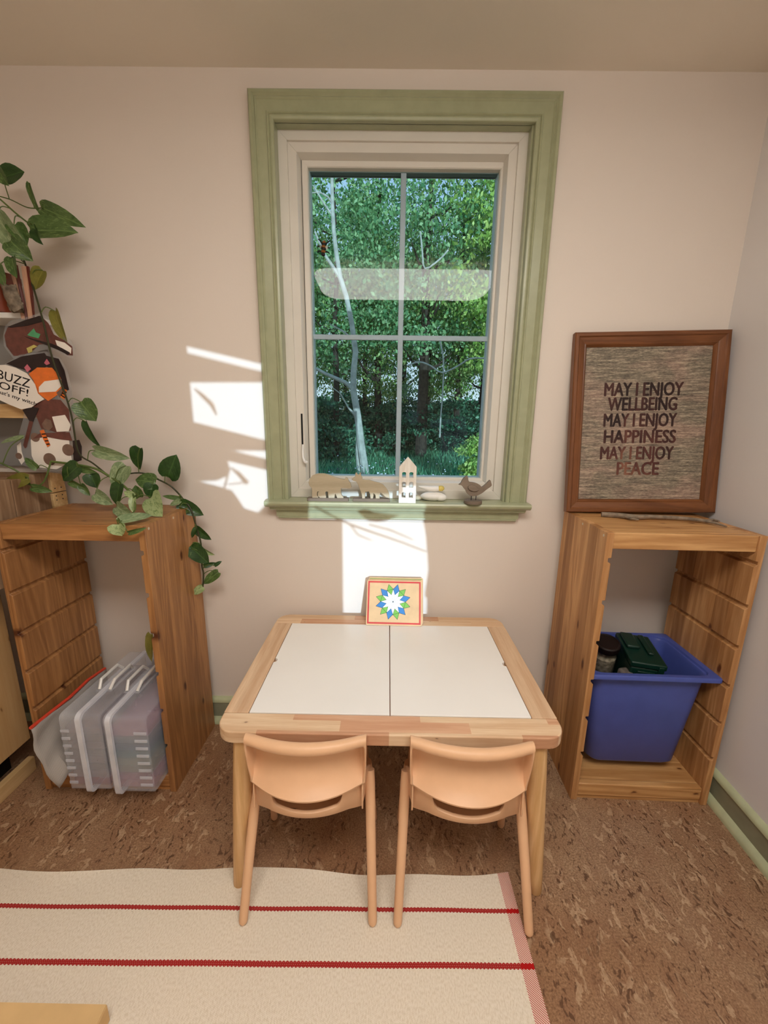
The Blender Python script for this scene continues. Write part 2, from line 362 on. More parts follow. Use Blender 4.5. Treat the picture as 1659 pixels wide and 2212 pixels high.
# ------------------------------------------------------------------ mesh helpers
class MB:
    def __init__(s): s.v = []; s.f = []; s.mi = []; s.uv = {}
    def add(s, vs, fs, mi=0):
        b = len(s.v); s.v += [tuple(p) for p in vs]
        for f in fs: s.f.append(tuple(b + i for i in f)); s.mi.append(mi)
        return s
    def box(s, x0, y0, z0, x1, y1, z1, mi=0):
        v = [(x, y, z) for z in (z0, z1) for y in (y0, y1) for x in (x0, x1)]
        return s.add(v, [(0, 2, 3, 1), (4, 5, 7, 6), (0, 1, 5, 4), (2, 6, 7, 3), (0, 4, 6, 2), (1, 3, 7, 5)], mi)
    def prism(s, pts, vec, mi=0):
        n = len(pts); vec = Vector(vec); p = [Vector(q) for q in pts]
        vs = p + [q + vec for q in p]
        nrm = Vector((0, 0, 0))
        for i in range(n): nrm += p[i].cross(p[(i + 1) % n])
        flip = nrm.dot(vec) > 0
        a, b = tuple(range(n)), tuple(range(n, 2 * n))
        fs = [a[::-1] if flip else a, b if flip else b[::-1]]
        for i in range(n):
            j = (i + 1) % n
            fs.append((i, j, n + j, n + i) if flip else (j, i, n + i, n + j))
        return s.add(vs, fs, mi)
    def loft(s, rings, cap0=True, cap1=True, closed=True, mi=0):
        n = len(rings[0]); vs = [p for r in rings for p in r]; fs = []
        for k in range(len(rings) - 1):
            for i in range(n if closed else n - 1):
                j = (i + 1) % n
                fs.append((k * n + i, k * n + j, (k + 1) * n + j, (k + 1) * n + i))
        if cap0: fs.append(tuple(range(n))[::-1])
        if cap1: fs.append(tuple(range((len(rings) - 1) * n, len(rings) * n)))
        return s.add(vs, fs, mi)
    def tube(s, path, rad, n=8, caps=True, mi=0, round_end=False):
        p = [Vector(q) for q in path]
        if not isinstance(rad, (list, tuple)): rad = [rad] * len(p)
        rad = list(rad)
        if round_end:
            d = (p[-1] - p[-2]).normalized(); r = rad[-1]; e = p[-1]
            p[-1] = e - d * r
            for a in (30, 60, 85): p.append(e - d * r + d * r * math.sin(R(a))); rad.append(r * math.cos(R(a)))
        rings = []; prev = None
        for i in range(len(p)):
            t = (p[min(i + 1, len(p) - 1)] - p[max(i - 1, 0)]).normalized()
            if prev is None:
                a = Vector((0, 0, 1)) if abs(t.z) < .9 else Vector((1, 0, 0)); u = t.cross(a).normalized()
            else: u = (prev - t * prev.dot(t)).normalized()
            w = t.cross(u); prev = u
            rings.append([tuple(p[i] + (u * math.cos(2 * math.pi * k / n) + w * math.sin(2 * math.pi * k / n)) * rad[i]) for k in range(n)])
        return s.loft(rings, caps, caps, True, mi)
    def lathe(s, prof, n=24, c=(0, 0, 0), mi=0):
        rings = [[(c[0] + r * math.cos(2 * math.pi * k / n), c[1] + r * math.sin(2 * math.pi * k / n), c[2] + z) for k in range(n)] for r, z in prof]
        return s.loft(rings, True, True, True, mi)
    def ball(s, c, r, n=12, mi=0):
        r = r if isinstance(r, (list, tuple)) else (r, r, r)
        rings = []
        for i in range(1, n // 2 + 2 - 1):
            a = math.pi * i / (n // 2 + 0.0) if False else math.pi * i / (n // 2 + 1)
            rings.append([(c[0] + r[0] * math.sin(a) * math.cos(2 * math.pi * k / n), c[1] + r[1] * math.sin(a) * math.sin(2 * math.pi * k / n), c[2] - r[2] * math.cos(a)) for k in range(n)])
        return s.loft(rings, True, True, True, mi)
    def build(s, name, mats, parent=None, smooth=False, bevel=0.0, mat=None, sub=0, seg=2, ang=35):
        me = bpy.data.meshes.new(name); me.from_pydata(s.v, [], s.f); me.update()
        if not isinstance(mats, (list, tuple)): mats = [mats]
        for q in mats: me.materials.append(MAT[q] if isinstance(q, str) else q)
        if len(mats) > 1: me.polygons.foreach_set('material_index', s.mi)
        if mat is not None: me.transform(mat)
        bm = bmesh.new(); bm.from_mesh(me); bmesh.ops.recalc_face_normals(bm, faces=bm.faces); bm.to_mesh(me); bm.free()
        if smooth:
            me.polygons.foreach_set('use_smooth', [True] * len(me.polygons)); me.set_sharp_from_angle(angle=R(ang))
        o = bpy.data.objects.new(name, me); COL.objects.link(o)
        if parent is not None: o.parent = parent
        if bevel:
            b = o.modifiers.new('bevel', 'BEVEL'); b.width = bevel; b.segments = seg; b.limit_method = 'ANGLE'; b.angle_limit = R(40)
            me.polygons.foreach_set('use_smooth', [True] * len(me.polygons)); me.set_sharp_from_angle(angle=R(30)); b.harden_normals = False
        if sub:
            q = o.modifiers.new('sub', 'SUBSURF'); q.levels = sub; q.render_levels = sub
        return o

def thing(name, label, cat, loc=(0, 0, 0), rot=(0, 0, 0), group=None):
    o = bpy.data.objects.new(name, None); COL.objects.link(o); o.empty_display_size = .05
    o.location = loc; o.rotation_euler = rot
    o['label'] = label; o['category'] = cat
    if group: o['group'] = group
    return o
def tag(o, label, cat, group=None):
    o['label'] = label; o['category'] = cat
    if group: o['group'] = group
    return o
def struct(o): o['kind'] = 'structure'; return o
def structure(name, loc=(0, 0, 0), rot=(0, 0, 0)):
    o = bpy.data.objects.new(name, None); COL.objects.link(o); o.location = loc; o.rotation_euler = rot; o.empty_display_size = .05
    o['kind'] = 'structure'; return o
def rrect(x0, y0, x1, y1, r, z, n=5):
    out = []
    for cx, cy, a0 in ((x1 - r, y1 - r, 0), (x0 + r, y1 - r, 90), (x0 + r, y0 + r, 180), (x1 - r, y0 + r, 270)):
        for k in range(n + 1):
            a = R(a0 + 90 * k / n); out.append((cx + r * math.cos(a), cy + r * math.sin(a), z))
    return out
def frame_sides(x0, z0, x1, z1, prof, closed=True):
    """mitred mouldings round a rectangle in the XZ plane; prof = [(inset from outer edge, y)]; returns {side: MB}"""
    out = {}
    def seg(pa, pb):
        mb = MB(); mb.loft([[pa(d, y) for d, y in prof], [pb(d, y) for d, y in prof]], True, True, True); return mb
    out['left'] = seg(lambda d, y: (x0 + d, y, z0 + (d if closed else 0)), lambda d, y: (x0 + d, y, z1 - d))
    out['right'] = seg(lambda d, y: (x1 - d, y, z0 + (d if closed else 0)), lambda d, y: (x1 - d, y, z1 - d))
    out['top'] = seg(lambda d, y: (x0 + d, y, z1 - d), lambda d, y: (x1 - d, y, z1 - d))
    if closed: out['bottom'] = seg(lambda d, y: (x0 + d, y, z0 + d), lambda d, y: (x1 - d, y, z0 + d))
    return out
CAPH = None
def text_raw(body):
    cu = bpy.data.curves.new('text', 'FONT'); cu.body = body; cu.size = 1.0; cu.extrude = .02; cu.resolution_u = 3
    ob = bpy.data.objects.new('text', cu); COL.objects.link(ob)
    bpy.context.view_layer.update()
    dg = bpy.context.evaluated_depsgraph_get(); me = bpy.data.meshes.new_from_object(ob.evaluated_get(dg))
    vs = [v.co.copy() for v in me.vertices]; fs = [tuple(p.vertices) for p in me.polygons]
    bpy.data.objects.remove(ob); bpy.data.curves.remove(cu); bpy.data.meshes.remove(me)
    return vs, fs
def text_mb(body, width, height, bold=0.0, depth=.0):
    """lettering as a flat mesh, baseline start at the origin, in the XZ plane, facing -y; height = cap height; bold = stroke widening in metres"""
    global CAPH
    if CAPH is None: CAPH = max(v.y for v in text_raw('H')[0])
    vs, fs = text_raw(body)
    xs = [v.x for v in vs]; zs = [v.z for v in vs]; x0 = min(xs); z0 = min(zs)
    sx = (width - 2 * bold) / (max(xs) - x0); sy = height / CAPH; sz = max(depth, .0002) / (max(zs) - z0)
    mb = MB()
    for k, (dx, dz) in enumerate(((0, 0),) if bold <= 0 else ((-1, 0), (1, 0), (0, -.7), (0, .7), (0, 0))):
        mb.add([((v.x - x0) * sx + bold + dx * bold, -(v.z - z0) * sz - k * .00002, v.y * sy + dz * bold) for v in vs], fs)
    return mb

# ------------------------------------------------------------------ room shell
ZC = 2.195; XL = -1.95; YB = -3.10
OPX0, OPX1, OPZ0, OPZ1 = -.347, .428, .905, 2.068
wb_ = MB()
wb_.box(XL - .15, 0, -.12, OPX0, .13, ZC).box(OPX1, 0, -.12, 1.35, .13, ZC).box(OPX0, 0, -.12, OPX1, .13, OPZ0).box(OPX0, 0, OPZ1, OPX1, .13, ZC)
struct(wb_.build('wall_back', 'wall'))
fl = MB(); fl.box(XL, YB, -.12, 1.3, 0.0, 0.0); struct(fl.build('floor', 'cork'))
ce = MB(); ce.box(XL - .15, YB - .15, ZC, 1.35, .13, ZC + .12); struct(ce.build('ceiling', 'ceiling'))
XR, SL = 1.112, .055
wr = MB(); wr.prism([(XR, 0, 0), (XR + SL * YB, YB, 0), (1.35, YB, 0), (1.35, 0, 0)], (0, 0, ZC)); struct(wr.build('wall_right', 'wall_r'))
wl_ = MB(); wl_.box(XL - .15, YB, -.12, XL, 0, ZC); struct(wl_.build('wall_left', 'wall'))
# rear wall, behind the camera, with two windows added to shape the sun patches
W1 = (.112, 1.165, .362, 1.765); W2 = (.50, .78, .945, 1.29)
rw = MB()
for (a, b, c, d) in ((XL - .15, -.12, W1[0], ZC), (W1[2], -.12, W2[0], ZC), (W2[2], -.12, 1.35, ZC), (W1[0], -.12, W1[2], W1[1]), (W1[0], W1[3], W1[2], ZC), (W2[0], -.12, W2[2], W2[1]), (W2[0], W2[3], W2[2], ZC)):
    rw.box(a, YB - .012, b, c, YB, d)
struct(rw.build('wall_rear', 'wall'))
rf = MB()
rf.prism([(-6, .5, 2.75), (-6, -3.6, 2.75), (-6, -1.5, 4.7)], (12, 0, 0)); struct(rf.build('shade_roof', 'shade_roof'))  # unseen, added to shade the lower part of the wood outside
# skirting boards
bprof = [(0, 0), (-.024, 0), (-.024, .006), (-.021, .016), (-.0145, .024), (-.014, .026), (-.014, .088), (-.018, .091), (-.018, .098), (-.013, .104), (-.005, .108), (0, .108)]
def skirting(name, a, b, nrm):
    a, b, nrm = Vector(a), Vector(b), Vector(nrm)
    root = structure(name)
    def part(nm, pr, m):
        mb = MB(); mb.loft([[tuple(p + nrm * (-d) + Vector((0, 0, z))) for d, z in pr] for p in (a, b)]); mb.build(nm, m, root, True)
    part('board', [(0, .022), (-.0135, .022), (-.0135, .09), (0, .09)], 'sage_g')
    part('cap', [(0, .09), (-.0175, .09), (-.0175, .098), (-.013, .105), (-.004, .109), (0, .109)], 'sage_l')
    part('shoe_moulding', [(0, 0), (-.03, 0), (-.03, .006), (-.027, .016), (-.02, .022), (-.0135, .026), (0, .026)], 'sage_l')
    return root
skirting('baseboard_back', (-1.9, 0, 0), (XR, 0, 0), (0, -1, 0))
rdir = Vector((SL * YB, YB, 0)).normalized()
skirting('baseboard_right', (XR, 0, 0), Vector((XR, 0, 0)) + rdir * 3.0, (-1, SL, 0))

# ------------------------------------------------------------------ the window
win = structure('window_1')
casing = [(0, 0), (0, -.022), (.004, -.026), (.011, -.0265), (.0145, -.022), (.017, -.0205), (.0195, -.0225), (.022, -.0205), (.024, -.018), (.05, -.0165), (.0525, -.020), (.056, -.0205), (.0585, -.0165), (.0605, -.018), (.064, -.0185), (.07, -.0165), (.0715, -.014), (.0715, 0)]
for k, mb in frame_sides(-.4124, .9225, .5003, 2.131, casing, False).items(): mb.build('casing', 'sage', win, True, ang=25)
# green jamb lining
j = MB(); j.box(-.347, -.002, .9225, -.341, .028, 2.0655).box(.4225, -.002, .9225, .4285, .028, 2.0655).box(-.347, -.002, 2.0595, .4285, .028, 2.0655); j.build('jamb_lining', 'sage', win)
# stool and apron: stepped mouldings with returned ends
def stool_part(name, prof, x0, x1, xin):
    mb = MB()
    mb.loft([[(x0 + xin(y), y, z) for y, z in prof], [(x1 - xin(y), y, z) for y, z in prof]]); return mb.build(name, 'sage', win, True, ang=30)
stool_part('stool', [(.03, .9025), (.03, .9250), (-.052, .9250), (-.058, .9225), (-.0605, .917), (-.0585, .9105), (-.053, .9055), (-.046, .9025)], -.4165, .5075, lambda y: 0)
stool_part('stool_moulding', [(-.0005, .8885), (-.0005, .9025), (-.046, .9025), (-.045, .899), (-.040, .897), (-.040, .8935), (-.036, .8915), (-.031, .8885)], -.402, .494, lambda y: 0)
stool_part('apron', [(-.0005, .8635), (-.0005, .8885), (-.022, .8885), (-.022, .8815), (-.019, .8635)], -.385, .4775, lambda y: 0)
stool_part('apron_moulding', [(-.0005, .8545), (-.0005, .8635), (-.017, .8635), (-.019, .862), (-.0195, .859), (-.014, .8545)], -.379, .471, lambda y: 0)
# cream frame: outer band, stepped band, sash
for k, mb in frame_sides(-.3445, .9255, .426, 2.0645, [(0, .026), (.031, .026), (.031, .034), (.0575, .034), (.066, .057), (.066, .09), (0, .09)]).items(): mb.build('frame', 'sash', win, False, .0008)
for k, mb in frame_sides(-.2775, .9795, .3725, 2.0005, [(0, .060), (.003, .0575), (.018, .0575), (.0205, .061), (.0205, .085), (0, .085)]).items(): mb.build('sash', 'sash', win, False, .0006)
for k, mb in frame_sides(-.2805, .9765, .3755, 2.0035, [(0, .0585), (.0032, .0585), (.0032, .0605), (0, .0605)]).items(): mb.build('seal', 'dark_gap', win)
for k, mb in frame_sides(-.2565, .9995, .3515, 1.9805, [(0, .079), (.002, .079), (.003, .1), (.003, .108), (0, .108)]).items(): mb.build('outer_frame', 'ext_l', win)
mb = MB(); mb.box(-.2535, .0795, 1.9775, .3485, .104, 1.981); mb.build('outer_frame', 'ext', win)
for x0, x1 in ((-.30, -.2567), (.3517, .40)):
    mb = MB(); mb.box(x0, .0905, .96, x1, .112, 2.03); mb.build('outer_jamb', 'ext_l', win)
mb = MB(); mb.box(-.30, .0905, .93, .40, .112, .9993); mb.build('outer_sill', 'ext_l', win)
mb = MB(); mb.box(-.30, .0905, 1.981, .40, .112, 2.06); mb.build('outer_head', 'ext', win)
g = MB(); g.box(-.2572, .0765, .9998, .3522, .0785, 1.9802); g.build('glass_pane', 'glass', win)
mu = MB(); mu.box(.0385, .0795, .9995, .0565, .087, 1.9805); mu.build('muntin', 'grey_vinyl', win, bevel=.002)
mu = MB(); mu.box(-.2565, .0797, 1.4755, .3515, .0868, 1.4925); mu.build('muntin', 'grey_vinyl', win, bevel=.002)
sl = MB(); sl.box(-.2985, .0325, 1.085, -.2925, .0345, 1.222); sl.build('crank_slot', 'dark_gap', win)
ck = MB()
ck.tube([(-.2945, .033, 1.115), (-.2945, .026, 1.09), (-.293, .022, 1.07), (-.289, .02, 1.058), (-.284, .019, 1.053)], [.003, .004, .0045, .005, .006], 10)
ck.ball((-.2825, .018, 1.0535), (.008, .006, .006), 10); ck.build('crank_handle', 'white', win, True)
lb = MB(); lb.box(-.045, .0568, .9812, .105, .0576, .9935); lb.build('warning_label', 'white_print', win)
lt = text_mb('WARNING', .038, .0062, .0004); lt.build('lettering', 'ink', win, mat=Matrix.Translation((-.018, .0567, .9838)))
tri = MB(); tri.prism([(-.0275, .0567, .9838), (-.0205, .0567, .9838), (-.024, .0567, .9903)], (0, -.0002, 0)); tri.prism([(-.038, .0567, .9865), (-.034, .0567, .9838), (-.0305, .0567, .986), (-.0335, .0567, .9903)], (0, -.0002, 0)); tri.build('warning_symbol', 'ink', win)
lb2 = MB(); lb2.box(.03, .0565, .9825, .092, .0567, .9905); lb2.build('label_bar', 'ink', win)

# unseen rear windows, added with masks and a plant to shape the sun patches
rwin = structure('added_window')
DX, DZ = .775, .31
def slat(pts, y=YB + .004):
    mb = MB(); mb.prism([(x + DX, y, z + DZ) for x, z in pts], (0, .003, 0)); mb.build('light_mask', 'white', rwin)  # unseen mask, cut so the sun falls in patches on the far wall
slat([(-.68, 1.47), (-.39, 1.47), (-.39, 1.374), (-.68, 1.436)])
slat([(-.68, 1.416), (-.39, 1.35), (-.39, 1.322), (-.68, 1.318)])
slat([(-.68, 1.192), (-.39, 1.122), (-.39, 1.0925), (-.53, 1.0915), (-.68, 1.0915)])
slat([(-.68, 1.094), (-.53, 1.0905), (-.39, 1.057), (-.39, 1.018), (-.555, 1.055), (-.68, 1.055)])
slat([(-.68, 1.06), (-.556, 1.06), (-.552, 1.03), (-.565, 1.0), (-.60, .985), (-.68, .98)])
slat([(-.68, .985), (-.6, .965), (-.55, .95), (-.53, .92), (-.51, .885), (-.46, .87), (-.40, .93), (-.39, .93), (-.39, .85), (-.68, .85)], YB + .008)
# crescent and leaf shapes of an unseen plant, added to shadow the sun patch
rp_ = thing('shadow_plant', 'unseen green plant added behind the camera to cast leafy shadows', 'plant', (0, 0, 0))
lv = MB(); lv.tube([(.78 - .66, YB + .02, 1.297 + DZ), (.78 - .635, YB + .02, 1.275 + DZ), (.78 - .605, YB + .02, 1.245 + DZ), (.78 - .592, YB + .02, 1.21 + DZ)], [.003, .007, .008, .003], 6); lv.build('leaf', 'leaf0', rp_, True)
lv = MB(); lv.tube([(.78 - .555, YB + .02, 1.03 + DZ), (.78 - .53, YB + .02, 1.01 + DZ), (.78 - .50, YB + .02, .975 + DZ)], [.003, .008, .009], 6)
lv.tube([(.78 - .57, YB + .02, .97 + DZ), (.78 - .5, YB + .02, .98 + DZ)], [.002, .003], 5); lv.build('leaf', 'leaf0', rp_, True)
lv = MB(); lv.tube([(.78 - .62, YB + .022, .86 + DZ), (.78 - .58, YB + .022, .97 + DZ), (.78 - .56, YB + .022, 1.03 + DZ)], .004, 6); lv.build('stem', 'stem', rp_, True)
# unseen twigs and a bird shape, added to shadow the lower sun patch
tw = thing('shadow_branch', 'unseen bare branch added behind the camera to cast twig shadows', 'branch', (0, 0, 0))
def sh(pts, r, nm='twig'):
    mb = MB(); mb.tube([(x + DX, YB + .02, z + DZ) for x, z in pts], r, 6); mb.build(nm, 'stick', tw, True)
sh([(-.26, .90), (-.2, .865), (-.13, .83), (-.03, .795), (.06, .765), (.15, .73)], [.004, .004, .0045, .004, .0035, .003])
sh([(-.06, .83), (.02, .81), (.1, .775)], [.003, .0035, .002])
sh([(-.13, .83), (-.10, .79), (-.05, .77)], [.003, .003, .002])
mb = MB(); mb.prism([(x + DX, YB + .022, z + DZ) for x, z in ((-.11, .885), (-.085, .893), (-.05, .88), (-.02, .875), (.045, .868), (.02, .86), (0, .845), (-.03, .84), (-.06, .843), (-.085, .858))], (0, .004, 0)); mb.build('leaf', 'leaf0', tw)  # bird-shaped piece, added for the shadow it casts
slat([(.11, .98), (.2, .98), (.2, .47), (.155, .56), (.165, .66), (.15, .8)], YB + .008)
slat([(-.30, .985), (.045, .985), (.045, .948), (-.18, .946), (-.26, .93), (-.30, .93)], YB + .012)
slat([(-.30, .98), (-.30, .85), (-.155, .85), (-.155, .46), (-.30, .46), (-.30, .44), (-.32, .44), (-.32, .98)], YB + .008)

# ceiling lamp (behind the camera, seen only mirrored in the glass)
lamp = thing('ceiling_lamp', 'long white fluorescent ceiling lamp with glowing diffuser', 'lamp', (.115, -1.54, ZC))
b = MB(); b.box(-.60, -.25, -.03, .60, .25, -.001); b.build('housing', 'lamp_body', lamp, bevel=.004)
b = MB(); b.loft([rrect(-.61, -.27, .61, .27, .12, -.031), rrect(-.61, -.27, .61, .27, .12, -.05), rrect(-.57, -.23, .57, .23, .1, -.075)]); b.build('diffuser', 'lamp', lamp, True)

# ------------------------------------------------------------------ storage frames
GZ = [.178 + .129 * k for k in range(6)]
def storage_frame(name, label, loc, yaw, mz, mx):
    W_, D_, H_ = .433, .295, .903
    t = thing(name, label, 'shelf', loc, (0, 0, yaw), 'pine storage frames')
    for s in (0, 1):
        pr = [(0, 0), (0, H_), (.020, H_)]
        for z in GZ[::-1]: pr += [(.020, z + .0070), (.0115, z + .0060), (.0115, z - .0045), (.020, z - .0095)]
        pr.append((.020, 0))
        pts = [((x if s == 0 else W_ - x), 0, z) for x, z in pr]
        mb = MB(); mb.prism(pts, (0, D_, 0)); p = mb.build('side_panel', mz, t, bevel=.0007, seg=1)
        for yy in (.018, .15):
            sc = MB(); xx = -.0006 if s == 0 else W_ + .0006
            sc.tube([(xx, yy, H_ - .012), (xx + (.004 if s == 0 else -.004), yy, H_ - .012)], [.0042, .0042], 12)
            q = sc.build('screw', 'metal', p, True)
    mb = MB(); mb.box(.0202, .024, .885, W_ - .0202, D_, .9025); mb.build('top_board', mx, t, bevel=.001)
    mb = MB(); mb.box(.0202, .004, .8555, W_ - .0202, .0238, .9025); mb.build('front_rail', mx, t, bevel=.002)
    mb = MB(); mb.box(.0202, D_ - .02, .80, W_ - .0202, D_ - .002, .8848); mb.build('back_rail', mx, t, bevel=.001) if False else None
    mb = MB(); mb.box(.0202, .0245, .040, W_ - .0202, D_ - .002, .057); mb.build('bottom_board', mx, t, bevel=.001)
    mb = MB(); mb.box(.0202, .004, .014, W_ - .0202, .0243, .060); mb.build('bottom_rail', mx, t, bevel=.003)
    mb = MB(); mb.box(.0202, .008, 0.0, W_ - .0202, .0243, .0138); mb.build('plinth', mx, t, bevel=.001)
    return t
RYAW = -.0298
fr = storage_frame('shelving_unit', 'honey pine storage frame holding a blue bin in the right corner', (.6224, -.3322, 0), RYAW, 'pine_a', 'pine_ax')
fl_ = storage_frame('shelving_unit', 'reddish pine storage frame with clear cases under the trailing plant', (-.6693 - .433, -.3295, 0), -.0027, 'pine_b', 'pine_bx')

# blue bin hanging in the right frame's grooves (same local axes as the frame)
bin_ = thing('storage_bin', 'blue plastic bin hanging in the grooves of the right pine frame', 'bin', (.6224, -.3322, 0), (0, 0, RYAW))
def rr(i, z, r, dy0=0, dy1=0):  # inset rectangle of the bin
    return rrect(.0125 + i, .016 + i * .75 + dy0, .4205 - i, .288 - i * .6 - dy1, r, z, 6)
mb = MB()
mb.loft([rr(.004, .432, .014), rr(.0, .4335, .016), rr(.0, .4445, .016), rr(.003, .4475, .015), rr(.018, .4475, .03), rr(.024, .446, .03), rr(.026, .440, .03), rr(.032, .439, .03), rr(.036, .43, .032),
         rr(.043, .33, .034), rr(.062, .12, .036), rr(.075, .098, .03), rr(.078, .095, .028), rr(.074, .088, .03), rr(.058, .104, .037), rr(.038, .33, .035), rr(.030, .4305, .03)], False, False)
n = 28
# closing floor of the bin and underside of the rim
mb.add(rr(.078, .095, .028), [tuple(range(n))[::-1]]); mb.add(rr(.074, .088, .03), [tuple(range(n))])
a = rr(.030, .4305, .03); b = rr(.004, .432, .014); mb.loft([a, b], False, False)
mb.build('bin_body', 'blue', bin_, True, ang=50)
# things in the bin
jr = thing('glass_jar', 'glass jar with dark lid standing in the blue bin', 'jar', (.777, -.150, .445), (R(13), R(-4), 0))
jx = MB(); jx.lathe([(.034, -.13), (.040, -.125), (.042, -.11), (.042, -.022), (.038, -.002), (.035, .002), (.035, .016), (.033, .016), (.033, 0), (.039, -.024), (.039, -.11), (.034, -.124)], 28); jx.build('jar_glass', 'jar_glass', jr, True)
jx = MB(); jx.lathe([(.034, -.122), (.0375, -.11), (.0375, -.034), (.028, -.026), (.004, -.023)], 24); jx.build('contents', 'beige_fill', jr, True)
jx = MB(); jx.lathe([(.041, -.002), (.042, .0), (.042, .020), (.039, .024), (.036, .023), (.035, .021), (.004, .021)], 32); jx.build('lid', 'lid_dark', jr, True)
gc = thing('green_case', 'dark green plastic carry case lying in the blue bin', 'case', (.871, -.178, .396), (R(6), R(2), R(-12)))
b = MB(); b.box(-.050, -.078, -.11, .050, .078, .045); b.build('body', 'green_case', gc, bevel=.006, seg=3)
b = MB(); b.box(-.053, -.081, .046, .053, .081, .066); b.build('lid', 'green_case', gc, bevel=.005, seg=3)
b = MB(); b.box(-.045, -.01, .0662, -.005, .07, .078); b.build('lid_ridge', 'green_case', gc, bevel=.004); b = MB(); b.box(.012, -.035, .0662, .03, .07, .076); b.build('lid_ridge', 'green_case', gc, bevel=.004)
b = MB(); b.box(-.03, -.084, -.05, .02, -.0785, .035); b.build('front_panel', 'green_case', gc, bevel=.0015)
b = MB(); b.box(.028, -.085, .0, .044, -.0785, .06); b.build('latch', 'green_case', gc, bevel=.0015)
gi = MB(); gi.box(-.018, -.015, -.08, .018, .025, .0); o = gi.build('folded_cloth', 'grey_item', None, bevel=.008, seg=3); o.location = (.803, -.243, .412); o.rotation_euler = (.1, .05, .3)
tag(o, 'grey folded cloth between the jar and the green case in the blue bin', 'cloth')

# ------------------------------------------------------------------ framed lettering print, leaning in the corner
PW, PH = .484, .584
pic = thing('picture', 'wood-framed lettering print leaning on the wall above the right pine frame', 'picture', (.6195, -.057, .9040), (-.102, -.02, -.049))
pprof = [(0, 0), (0, -.022), (.003, -.025), (.012, -.025), (.016, -.021), (.030, -.018), (.034, -.016), (.037, -.017), (.042, -.012), (.044, -.008), (.044, 0)]
for k, mb in frame_sides(0, 0, PW, PH, pprof).items(): mb.build('frame_side', 'mahogany_z' if k in ('left', 'right') else 'mahogany_x', pic, True, ang=20)
def mat_print():
    t = NT('scratched batik print'); o = t.obj()
    st = t.noise(t.map(o, scale=(14, 1, 160), rot=(0, R(4), 0)), 1, 4, .7)
    st2 = t.noise(t.map(o, scale=(90, 1, 320), rot=(0, R(-12), 0)), 1, 3, .7)
    f = t.math('ADD', t.math('MULTIPLY', st, .6), t.math('MULTIPLY', st2, .4))
    cool = t.ramp(f, [(.38, H('#4E473E')), (.5, H('#7D7262')), (.62, H('#B4A68E'))])
    warm = t.ramp(f, [(.38, H('#6E5A4E')), (.5, H('#957F70')), (.62, H('#C2A890'))])
    col = t.mix(t.ramp(t.noise(t.map(o, scale=(2.5, 1, 6)), 1.6, 4, .6, .6), [(.44, 0.0), (.62, 1.0)]), cool, warm)
    t.set(col, .6, .3); t.bump(f, .1, .001); return t.m
MAT['print'] = mat_print()
def mat_letter():
    t = NT('batik lettering'); o = t.obj()
    f = t.noise(t.map(o, scale=(7, 1, 3)), 1.2, 3, .6, .5)
    t.set(t.ramp(f, [(.40, H('#2A1A18')), (.54, H('#55302A')), (.66, H('#7E5442')), (.8, H('#A07C60'))]), .6, .3); return t.m
MAT['letter'] = mat_letter()
a = MB(); a.box(.040, -.007, .040, PW - .040, -.004, PH - .040); a.build('print', 'print', pic)
bk = MB(); bk.box(.01, -.0038, .01, PW - .01, -.001, PH - .01); bk.build('backing', 'carton', pic)
for body, zc, dx, w in (('MAY I ENJOY', .4059, -.008, .252), ('WELLBEING', .3585, -.009, .222), ('MAY I ENJOY', .3067, -.0127, .235), ('HAPPINESS', .2526, -.010, .233), ('MAY I ENJOY', .1985, -.016, .238), ('PEACE', .1466, -.009, .138)):
    tm = text_mb(body, w, .041, .0016, .0006)
    o = tm.build('lettering', 'letter', pic, mat=Matrix.Translation((PW / 2 + dx - w / 2, -.0071, zc - .0205)))
# twig lying in front of the picture
tg = thing('twig', 'dry grey twig lying on top of the right pine frame before the picture', 'twig')
mb = MB(); pts = [(0.711,-0.129,0.911), (0.756,-0.144,0.912), (0.794,-0.172,0.913), (0.841,-0.163,0.913), (0.912,-0.167,0.912), (0.959,-0.183,0.912), (0.989,-0.206,0.912), (1.003,-0.236,0.911), (1.009,-0.262,0.908)]
mb.tube(pts, [.008, .008, .008, .0065, .006, .0055, .005, .004, .002], 8); mb.build('stem', 'stick', tg, True)
mb = MB(); mb.tube([(0.767,-0.139,0.911), (0.776,-0.180,0.910), (0.794,-0.193,0.909)], [.005, .004, .002], 6); mb.build('side_twig', 'stick', tg, True)
mb = MB(); mb.tube([(0.989,-0.206,0.912), (1.017,-0.200,0.914), (1.018,-0.222,0.915)], [.004, .004, .003], 6); mb.build('side_twig', 'stick', tg, True)

# ------------------------------------------------------------------ play table
TW, TD, TH, TT = .826, .587, .485, .031
tb = thing('play_table', 'low pale pine play table with white lift-out tops below the window', 'table', (.0251, -.0264, 0), (0, 0, -.0038))
hx = TW / 2
def rail(name, pts, mat, mbv=.003):
    mb = MB(); mb.prism([(x, y, TH - TT) for x, y in pts], (0, 0, TT)); return mb.build(name, mat, tb, bevel=mbv, seg=3)
def corner(cx, cy, r, a0, n=7): return [(cx + r * math.cos(R(a0 + 90 * k / n)), cy + r * math.sin(R(a0 + 90 * k / n))) for k in range(n + 1)]
yF, yB = -.5225, -.0675
rail('front_rail', [(hx, yF), (-hx, yF)] + corner(-hx + .045, -TD + .045, .045, 180) + corner(hx - .045, -TD + .045, .045, 270), 'table_x')
rail('back_rail', [(-hx, yB), (hx, yB)] + corner(hx - .045, -.045, .045, 0) + corner(-hx + .045, -.045, .045, 90), 'table_x')
rail('side_rail', [(-hx, yF + .0006), (-.3525, yF + .0006), (-.3525, yB - .0006), (-hx, yB - .0006)], 'table_y', .0012)
